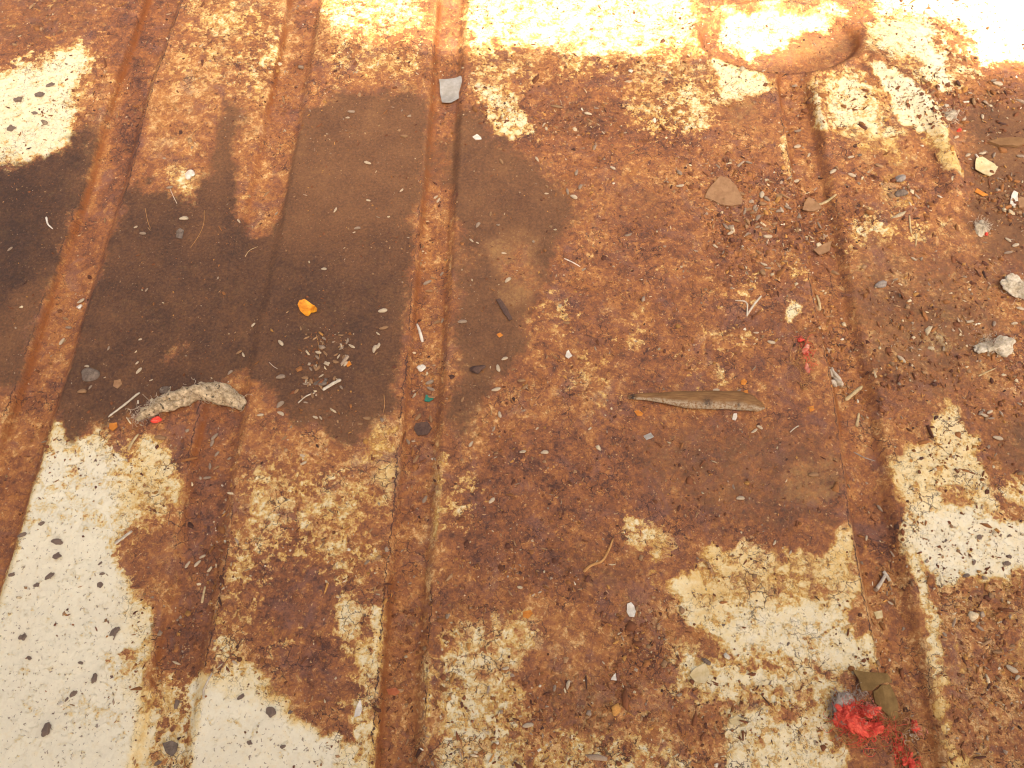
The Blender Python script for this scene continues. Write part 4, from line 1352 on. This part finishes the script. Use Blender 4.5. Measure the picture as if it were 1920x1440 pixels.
# straws, threads, splinters
S = stick
S('straw', [(205, 784), (235, 762), (264, 738)], .45, .55, M_['pstraw'], 'long grey straw at the mud edge left of the wool scrap', 'straw')
S('straw', [(242, 846), (250, 830), (261, 815)], .75, .6, M_['straw'], 'short yellow straw just under the left end of the wool scrap', 'straw', flat=.6)
S('splinter', [(780, 599), (785, 612), (791, 633)], .5, .9, M_['white'], 'white pointed splinter in the third groove from the left', 'splinter', flat=.5)
S('straw', [(1378, 565), (1399, 569), (1400, 594)], .3, .4, M_['pstraw'], 'thin bent straw, left arm of the V of straws in the centre right', 'straw')
S('straw', [(1400, 592), (1412, 574), (1427, 556)], .6, .5, M_['pstraw'], 'pale thick straw, right arm of the V of straws in the centre right', 'straw', flat=.5)
S('white_fibre', [(1058, 484), (1072, 490), (1088, 499)], .35, .25, M_['white'], 'white curved fibre lying on the mud edge in the upper centre', 'fibre')
S('rootlet', [(1094, 1072), (1108, 1060), (1128, 1052), (1140, 1034), (1150, 1009)], .7, .5, M_['tanfib'], 'tan curving rootlet on brown rust in the lower middle', 'rootlet')
S('grey_fibre', [(1606, 842), (1625, 852), (1647, 859)], .3, .25, M_['bluegrey'], 'thin grey fibre across the right groove below the sliver', 'fibre')
S('straw', [(1540, 374), (1555, 370), (1569, 364)], .9, .6, M_['straw'], 'yellow straw chip beside the right groove, highest of the straws there', 'straw', flat=.4)
S('straw', [(1536, 545), (1540, 558), (1542, 575)], .6, .8, M_['straw'], 'short upright straw chip in the right-hand groove, level with the white flakes', 'straw', flat=.5)
S('straw', [(1590, 744), (1605, 732), (1622, 718)], 1.0, .9, M_['straw'], 'broad slanting straw right of the wood sliver', 'straw', flat=.5)
S('straw', [(1611, 794), (1614, 780), (1616, 768)], .9, .5, M_['straw'], 'short straw stub in the right groove below the slanting straw', 'straw', flat=.5)
S('straw', [(606, 734), (625, 722), (640, 714)], .8, .8, M_['pstraw'], 'grey hollow straw at the lower right of the seed pile', 'straw')
S('straw', [(560, 640 + 118), (575, 745), (592, 738)], .35, .3, M_['pstraw'], 'thin straw bit at the lower left foot of the seed pile', 'straw')
S('white_fibre', [(86, 406), (89, 419), (98, 428)], .55, .35, M_['white'], 'white curved sliver on the darkest mud at the left edge', 'fibre')
S('hair', [(383, 394), (381, 420), (370, 445), (357, 464)], .13, .10, M_['tanfib'], 'long tan hair curving over mud between first and second grooves', 'hair')
S('hair', [(272, 390), (277, 415), (282, 428)], .11, .09, M_['tanfib'], 'short tan hair on the mud right of the first groove', 'hair')
S('hair', [(318, 352), (325, 368), (332, 382)], .2, .15, M_['pstraw'], 'pale fibre under the pinkish paint patch', 'hair')
S('hair', [(458, 478), (466, 466), (482, 458)], .2, .12, M_['straw'], 'yellowish hair in the second groove where mud meets rust', 'hair')
S('hair', [(594, 630), (598, 648), (600, 672)], .16, .1, M_['tanfib'], 'fine tan hair standing just above the seed pile', 'hair')
S('hair', [(720, 740), (721, 760), (718, 775)], .16, .1, M_['tanfib'], 'fine hair on mud left of the third groove', 'hair')
S('hair', [(506, 682), (515, 690), (522, 694)], .15, .1, M_['pstraw'], 'tiny pale hair right of the second groove', 'hair')
S('straw', [(1704, 405), (1706, 425), (1708, 438)], .5, .4, M_['straw'], 'upright straw sliver among pale flakes at upper right', 'straw', flat=.5)
S('straw', [(1717, 438), (1718, 448), (1716, 462)], .5, .4, M_['straw'], 'small straw sliver below the upright one at upper right', 'straw', flat=.5)
S('straw', [(1480, 812), (1488, 805), (1496, 800)], .3, .3, M_['pstraw'], 'tiny pale straw between the sliver and the right groove', 'straw')
S('straw', [(216, 1020), (232, 1008), (248, 996)], .8, .6, M_['pstraw'], 'beige straw at the rusty right edge of the large cream paint area', 'straw', flat=.5)
S('straw', [(374, 1128), (377, 1112), (380, 1096)], .6, .5, M_['straw'], 'tan straw standing along the second groove, lower part', 'straw', flat=.5)
S('straw', [(1835, 1075 - 370), (1850, 698), (1868, 690)], .4, .3, M_['straw'], 'thin straw below the oval fluff wad', 'straw')
S('hair', [(213, 1200), (217, 1190), (217, 1176)], .28, .2, M_['s_dark'], 'dark thread on the cream paint at the lower left', 'hair')
S('hair', [(382, 1310), (384, 1290), (398, 1262)], .5, .4, M_['pstraw'], 'grey worm-like thread at the top of the second cream paint area', 'hair')

# ------------------------------------------------------------------ seeds and droppings
SEED_MESH = []
for k in range(7):
    bm = bmesh.new()
    bmesh.ops.create_uvsphere(bm, u_segments=14, v_segments=10, radius=1.0)
    bmesh.ops.rotate(bm, verts=bm.verts[:], cent=(0, 0, 0), matrix=Matrix.Rotation(math.pi / 2, 3, 'Y'))
    rs = random.Random(k)
    fat, tap, bend = rs.uniform(.36, .48), rs.uniform(-.25, .25), rs.uniform(-.16, .16)
    for v in bm.verts:
        x = v.co.x
        w_ = fat * (1 + tap * x) * (1 + 0.06 * math.sin(7 * x + k))
        v.co.y = v.co.y * w_ + bend * (x * x - .4)
        v.co.z = v.co.z * w_ * .85
    me = bpy.data.meshes.new('seed')
    bm.to_mesh(me)
    bm.free()
    for p in me.polygons:
        p.use_smooth = True
    me.materials.append(M_['s_grey'])
    SEED_MESH.append(me)
CHIPS = []
for k in range(9):
    bm = bmesh.new()
    bmesh.ops.create_icosphere(bm, subdivisions=3, radius=1.0)
    rs = np.random.default_rng(300 + k)
    ax = rs.normal(size=(14, 3))
    ax /= np.linalg.norm(ax, axis=1, keepdims=True)
    am, fr, ph = rs.uniform(-.22, .22, 14), rs.uniform(1.5, 8, 14), rs.uniform(0, 6.28, 14)
    el, fl_ = rs.uniform(.42, .85), rs.uniform(.22, .38)
    for v in bm.verts:
        d = np.array(v.co)
        q = 1 + float(np.sum(am * np.sin((ax @ d) * fr + ph))) * .55
        v.co = Vector(d * q * np.array([1.0, el, fl_]))
    me = bpy.data.meshes.new('pellet')
    bm.to_mesh(me)
    bm.free()
    me.materials.append(M_['s_dark'])
    CHIPS.append(me)
SEED_VAR = {}
for c in ('s_grey', 's_tan', 's_pale', 's_dark'):
    for k, me in enumerate(SEED_MESH):
        m2 = me.copy()
        m2.name = 'seed'
        m2.materials[0] = M_[c]
        SEED_VAR[c, k] = m2
GNAME = ['first', 'second', 'third', 'fourth']


def place_name(x, y, v):
    band = 'top' if v < 330 else ('upper middle' if v < 700 else ('lower middle' if v < 1080 else 'bottom'))
    GX = [groove_x(k, y) for k in range(4)]
    for i, gx in enumerate(GX):
        if abs(x - gx) < GROOVES[i][1] * 0.0005:
            return 'inside the %s groove from the left, %s' % (GNAME[i], band)
    k = sum(1 for gx in GX if x > gx)
    if k == 0:
        return 'left of the first groove, %s' % band
    if k == 4:
        return 'right of the fourth groove, %s' % band
    return 'between the %s and %s grooves, %s' % (GNAME[k - 1], GNAME[k], band)


N_SEED = 0
TAKEN = []
COLN = {'s_grey': 'grey', 's_tan': 'tan brown', 's_pale': 'pale cream', 's_dark': 'dark brown'}


def seed(u, v, ang=None, L=14, c=None):
    """one seed or pellet: photo pixel, direction in the picture, length in px"""
    global N_SEED
    x, y = un(u, v)
    c = c or random.choices(['s_grey', 's_tan', 's_pale', 's_dark'], [5, 4, 1.6, 1.2])[0]
    o = bpy.data.objects.new('pellet' if c == 's_dark' else 'seed', random.choice(CHIPS) if c == 's_dark' else SEED_VAR[c, random.randrange(7)])
    COL.objects.link(o)
    k = L * mmpx(u, v) * (0.0004 if c == 's_dark' else 0.0005)
    o.scale = (k, k * random.uniform(.85, 1.1), k * random.uniform(.8, 1.0))
    o.location = (x, y, hz(x, y) + k * 0.30)
    o.rotation_euler = (random.uniform(-.3, .3), random.uniform(-.15, .15), R(ang if ang is not None else random.uniform(0, 180)))
    tag(o, '%s %s %s' % (COLN[c], 'irregular pellet' if c == 's_dark' else 'oval seed', place_name(x, y, v)), 'pellet' if c == 's_dark' else 'seed')
    o['group'] = '%s %ss %s' % (COLN[c], 'pellet' if c == 's_dark' else 'seed', place_name(x, y, v))
    N_SEED += 1
    TAKEN.append((u, v))


g_, t_, p_, d_ = 's_grey', 's_tan', 's_pale', 's_dark'
for s_ in [
    (345, 410, 10, 17, p_), (268, 438, -10, 14, g_), (18, 466, 45, 12, g_), (448, 415, -50, 10, p_), (516, 394, 60, 9, g_), (629, 395, 70, 12, p_), (254, 425, 30, 8, p_), (318, 352, 10, 13, g_),
    (659, 211, 5, 14, g_), (652, 222, 0, 8, p_), (690, 308, -20, 15, p_), (691, 377, -10, 9, p_), (753, 357, 45, 9, p_), (816, 360, 45, 11, p_), (821, 366, 60, 12, p_), (670, 429, 15, 13, g_), (664, 436, 30, 6, p_),
    (758, 256, 0, 14, t_), (884, 451, -45, 11, p_), (895, 455, -30, 7, p_), (896, 422, 60, 13, g_), (920, 400, 80, 10, t_), (940, 302, -60, 13, t_), (1007, 298, -60, 13, p_), (1025, 362, 0, 8, p_), (1081, 323, 75, 16, g_),
    (1149, 314, -35, 12, p_), (1115, 276, 70, 14, g_), (1131, 248, -50, 9, p_), (1118, 202, 0, 10, g_), (1103, 213, -15, 15, p_), (1020, 233, 60, 11, p_), (1043, 237, -40, 9, t_), (896, 163, 0, 12, p_), (1064, 359, -80, 14, g_), (1076, 369, -30, 15, p_),
    (1088, 350, 65, 13, g_), (945, 474, 0, 10, p_), (1113, 276, 80, 12, t_), (1184, 286, 20, 12, t_), (1025, 349, -50, 9, t_), (1274, 323, -50, 14, g_), (1275, 348, 10, 16, p_), (1250, 340, -10, 10, g_),
    (1493, 153, 20, 12, g_), (1500, 236, 15, 14, g_), (1499, 265, 20, 15, p_), (1561, 323, 35, 15, p_), (1597, 330, -20, 16, p_), (1497, 329, 10, 14, p_), (1428, 366, 75, 18, p_), (1415, 389, 60, 13, g_), (1396, 398, 70, 14, g_), (1461, 395, 20, 15, g_), (1440, 443, 5, 18, p_), (1404, 304, -15, 14, g_),
    (1521, 281, 60, 11, p_), (1594, 297, 20, 14, p_), (1341, 463, -40, 12, p_), (1356, 474, 60, 10, g_), (1869, 160, -15, 18, p_), (1862, 153, 20, 13, g_), (1840, 222, 80, 13, p_), (1813, 293, 30, 12, p_), (1888, 476, 10, 17, g_), (1888, 452, -40, 13, p_), (1840, 290, 10, 14, p_), (1862, 293, 60, 14, g_), (1911, 295, 0, 14, g_),
    (1790, 262, 30, 12, p_), (1805, 228, 50, 12, p_), (1795, 212, 60, 10, p_),
    (145, 557, 35, 16, p_), (122, 607, 0, 12, g_), (116, 590, -20, 12, t_), (110, 634, 75, 17, p_), (205, 655, 80, 10, g_), (263, 698, 55, 15, p_), (259, 683, 60, 8, p_), (265, 639, 30, 7, p_), (285, 715, 30, 8, p_), (276, 545, 60, 9, g_), (608, 506, -5, 11, p_), (475, 609, 60, 11, p_), (528, 646, -45, 15, p_), (448, 661, 35, 13, t_),
    (456, 665, -60, 11, p_), (528, 710, 12, 18, g_), (431, 698, 50, 12, g_), (305, 735, -70, 12, g_), (320, 734, 80, 14, p_), (164, 688, 0, 9, p_), (171, 728, 60, 10, g_), (156, 736, 0, 19, t_), (527, 762, 50, 18, g_), (528, 778, -25, 15, p_), (490, 781, 10, 13, p_), (592, 784, -20, 11, p_), (602, 785, -50, 9, p_), (303, 823, -5, 23, t_), (400, 816, 55, 18, g_), (395, 828, 75, 14, g_),
    (391, 871, -80, 14, g_), (404, 848, 60, 13, g_), (403, 874, 40, 13, t_), (386, 893, 10, 16, g_), (534, 824, 40, 12, t_), (568, 856, -20, 12, p_), (570, 870, 25, 13, p_),
    (800, 521, 30, 18, g_), (811, 512, -15, 11, t_), (827, 504, 60, 10, g_), (803, 537, 0, 14, t_), (952, 525, 45, 15, p_), (718, 584, 12, 18, p_), (709, 627, -40, 10, p_), (703, 656, 78, 18, p_), (710, 650, 75, 13, p_), (660, 651, -30, 15, p_), (720, 617, 15, 18, t_), (818, 597, 30, 14, t_), (828, 594, 70, 11, g_), (867, 604, 5, 18, g_), (946, 672, 25, 13, p_), (934, 690, -75, 16, p_), (930, 730, 14, 18, p_),
    (804, 710, 25, 17, g_), (806, 722, -20, 17, g_), (775, 734, 65, 12, p_), (807, 737, -10, 16, t_), (937, 777, -75, 14, p_), (867, 749, 70, 11, t_), (883, 832, 60, 14, p_), (980, 847, 10, 13, p_), (763, 821, -55, 12, g_), (773, 820, 0, 8, p_), (778, 854, 60, 18, t_), (795, 930, 65, 17, g_), (922, 938, 45, 15, p_), (1106, 804, 45, 9, p_), (1007, 803, 45, 8, p_),
    (978, 713, 10, 16, t_), (985, 725, 40, 14, t_), (962, 692, 30, 10, t_), (1063, 605, 0, 12, t_), (806, 778, -75, 16, t_), (782, 775, 55, 18, t_), (688, 785, 0, 15, t_), (676, 796, 0, 10, t_), (1021, 848, 8, 15, p_),
    (1432, 496, -20, 14, p_), (1440, 503, 0, 12, g_), (1445, 644, -8, 16, p_), (1417, 625, 0, 10, p_), (1690, 674, -50, 20, p_), (1678, 525, 15, 11, g_), (1712, 487, -35, 12, p_), (1727, 486, 60, 11, g_), (1902, 462, 20, 14, p_), (1818, 604, 10, 15, p_), (1862, 609, 60, 14, g_), (1900, 608, 10, 13, p_), (1911, 580, -20, 14, p_), (1413, 810, 35, 15, p_), (1423, 803, -30, 13, p_), (1388, 934, 5, 16, p_),
    (1524, 891, 5, 20, t_), (1384, 735, 40, 13, g_), (1342, 733, 0, 13, p_), (1585, 720, 5, 13, t_), (1656, 948, -55, 16, g_), (1845, 780, -30, 15, p_), (1855, 773, 30, 15, p_), (1838, 775, 40, 13, g_), (1858, 785, 10, 13, g_), (1870, 822, -15, 19, p_), (1849, 784, 60, 14, t_), (1483, 1035, 55, 10, p_), (1453, 1017, 60, 11, p_), (1631, 1004, 70, 12, p_), (1676, 1127, -30, 12, p_), (1895, 1255, -30, 24, p_), (1906, 1271, 40, 14, p_), (1868, 1223, 0, 18, t_),
    (347, 1055, 60, 16, p_), (366, 1053, 55, 17, p_), (375, 1040, 30, 13, p_), (1065, 1284, 75, 17, p_), (1040, 1290, 80, 13, g_), (990, 1360, 10, 22, p_), (948, 1253, 15, 14, p_), (950, 1267, 20, 7, p_), (1012, 1110, 25, 8, p_), (1000, 1115, 40, 8, p_), (930, 850, 10, 9, t_), (441, 1243, -30, 14, p_),
    # dark pellets lying on the pale paint
    (42, 1195, 0, 18, d_), (42, 1003, 30, 17, d_), (78, 982, 20, 14, d_), (108, 1016, -10, 22, d_), (107, 1042, 0, 18, d_), (188, 1056, 40, 11, d_), (93, 1080, 35, 20, d_), (22, 1077, 10, 16, d_), (138, 1301, 40, 16, d_), (125, 1311, 60, 11, d_), (88, 1370, 75, 30, d_), (177, 1273, 80, 22, d_), (192, 1076, 10, 11, d_), (188, 1097, -10, 14, d_), (326, 1318, 75, 20, d_),
    (452, 1306, 30, 18, d_), (508, 1335, -30, 24, d_), (530, 1400, 10, 13, d_), (468, 1392, -20, 12, d_), (544, 1335, 20, 10, d_), (152, 1243, -10, 11, d_), (56, 1234, -40, 13, d_), (217, 1185, 70, 24, d_), (290, 1430, 30, 14, d_), (68, 1097, 20, 14, d_), (95, 60 + 100, 30, 17, d_), (75, 178, 0, 22, d_), (33, 187, 20, 20, d_), (65, 212, 30, 12, d_), (20, 240, 10, 18, d_),
    (1835, 1008, 40, 12, d_), (1825, 1055, 60, 12, d_), (1885, 1058, 10, 16, d_), (1890, 1045, 0, 11, d_), (1810, 1080, 20, 14, d_), (1772, 1014, 50, 9, d_), (1930 - 40, 1005, 40, 11, d_), (1325, 1240, -30, 19, d_), (1478, 1207, 60, 9, d_), (1357, 1171, 0, 8, d_), (1611, 293, 40, 10, d_),
]:
    seed(*s_)
# the seed pile between the second and third grooves
for _ in range(34):
    k = random.random()
    seed(560 + 95 * k + random.gauss(0, 12), 742 - 95 * k + random.gauss(0, 16), None, random.uniform(9, 14), random.choice([g_, t_, t_, p_]))
# clusters and loose scatter, densest in the grit right of the fourth groove
for (u, v, su, sv, n) in [(1415, 410, 42, 26, 26), (1860, 300, 50, 60, 26), (1540, 300, 18, 60, 12), (1850, 780, 16, 12, 5), (800, 715, 14, 30, 9), (395, 900, 18, 50, 12), (1720, 420, 60, 40, 14)]:
    for _ in range(n):
        if N_SEED < 296:
            seed(random.gauss(u, su), random.gauss(v, sv), None, random.uniform(10, 16))

# ------------------------------------------------------------------ grit: loose rust flakes, paint crumbs and husks nobody could count
def build_grit(n=46000):
    rs = np.random.default_rng(5)
    N = n * 6
    x = rs.uniform(-0.33, 0.33, N)
    y = rs.uniform(-0.19, 0.29, N)
    gden = sample('grit', x, y)
    clump = fbm(x, y, 0.03, 81, 4)
    prob = np.clip(gden + 0.03, 0, 1) * np.clip((clump - 0.32) * 3.0, 0.10, 1.2) * 0.62
    ok = rs.random(N) < prob
    x, y = x[ok][:n], y[ok][:n]
    n = len(x)
    z = height(x, y)
    gd = sample('grit', x, y)
    pt = sample('paint', x, y)
    pal = np.array([(0.19, 0.070, 0.026), (0.105, 0.040, 0.021), (0.30, 0.125, 0.036), (0.35, 0.21, 0.095), (0.62, 0.50, 0.29), (0.50, 0.25, 0.06), (0.055, 0.028, 0.020), (0.36, 0.27, 0.17), (0.76, 0.68, 0.48)])
    pw = np.stack([0 * pt + 3.8, 0 * pt + 1.3, 0 * pt + 3.0, 0 * pt + 1.8, 0.3 + 1.8 * pt, 0.7 + pt, 0 * pt + 0.4, 0 * pt + 0.9, 0.05 + 0.25 * pt], 1)
    cw = np.cumsum(pw / pw.sum(1, keepdims=True), 1)
    ci = (rs.random(n)[:, None] > cw).sum(1).clip(0, 8)
    tint = pal[ci] * np.where(gd > .5, 1.1, 1.0)[:, None] * rs.uniform(.75, 1.2, n)[:, None]
    size = np.clip(rs.lognormal(math.log(0.42), 0.55, n), 0.18, 2.4) * 0.001
    size = size * (0.80 + 0.55 * gd)
    m = 5
    a = np.arange(m)[None] / m * 6.283 + rs.uniform(-.5, .5, (n, m))
    rr = size[:, None] * rs.uniform(.6, 1.2, (n, m))
    el = np.where(rs.random(n) < 0.3, rs.uniform(.16, .35, n), rs.uniform(.4, 1.0, n))[:, None]
    rr = rr * np.where(el < .35, 1.7, 1.0)
    th = rs.uniform(0, 6.283, n)[:, None]
    px, py = np.cos(a) * rr, np.sin(a) * rr * el
    qx, qy = px * np.cos(th) - py * np.sin(th), px * np.sin(th) + py * np.cos(th)
    tx, ty = rs.normal(0, .30, (2, n, 1))
    t = size * rs.uniform(.18, .5, n)
    zt = (z + t)[:, None] + np.abs(tx) * size[:, None] * .5 + tx * qx + ty * qy
    top = np.stack([x[:, None] + qx, y[:, None] + qy, zt], -1)
    bot = np.stack([x[:, None] + qx * 1.06, y[:, None] + qy * 1.06, zt - t[:, None] * 1.1], -1)
    mid = np.stack([x, y, zt.mean(1) + t * .3], -1)[:, None]
    V = np.concatenate([top, bot, mid], 1)
    K = 2 * m + 1
    k = np.arange(m)
    k2 = (k + 1) % m
    tri = np.stack([k, k2, np.full(m, 2 * m)], 1)
    quad = np.stack([k2, k, m + k, m + k2], 1)
    off = (np.arange(n) * K)[:, None, None]
    tris, quads = (tri[None] + off).reshape(-1, 3), (quad[None] + off).reshape(-1, 4)
    me = bpy.data.meshes.new('rust_grit')
    me.vertices.add(n * K)
    me.vertices.foreach_set('co', V.astype(np.float32).ravel())
    li = np.concatenate([tris.ravel(), quads.ravel()]).astype(np.int32)
    me.loops.add(len(li))
    me.loops.foreach_set('vertex_index', li)
    ls = np.concatenate([np.arange(len(tris)) * 3, len(tris) * 3 + np.arange(len(quads)) * 4]).astype(np.int32)
    me.polygons.add(len(ls))
    me.polygons.foreach_set('loop_start', ls)
    arr = np.ones((n * K, 4), np.float32)
    arr[:, :3] = np.repeat(tint, K, 0)
    me.attributes.new('tint', 'FLOAT_COLOR', 'POINT').data.foreach_set('color', arr.ravel())
    me.update()
    s = NT('grit')
    mm = s.coord()
    s.set('Base Color', s.mix(s.rng(s.noise(mm, 1.5, 3, .6), .3, .7, 0, .45), s.attr('tint').outputs['Color'], C4((0.12, 0.05, 0.024))))
    s.set('Roughness', .85)
    s.set('Specular IOR Level', 0.25)
    me.materials.append(s.m)
    o = bpy.data.objects.new('rust_grit', me)
    COL.objects.link(o)
    tag(o, 'loose rust flakes, paint crumbs and husks strewn over the metal floor', 'grit', kind='stuff')


build_grit()
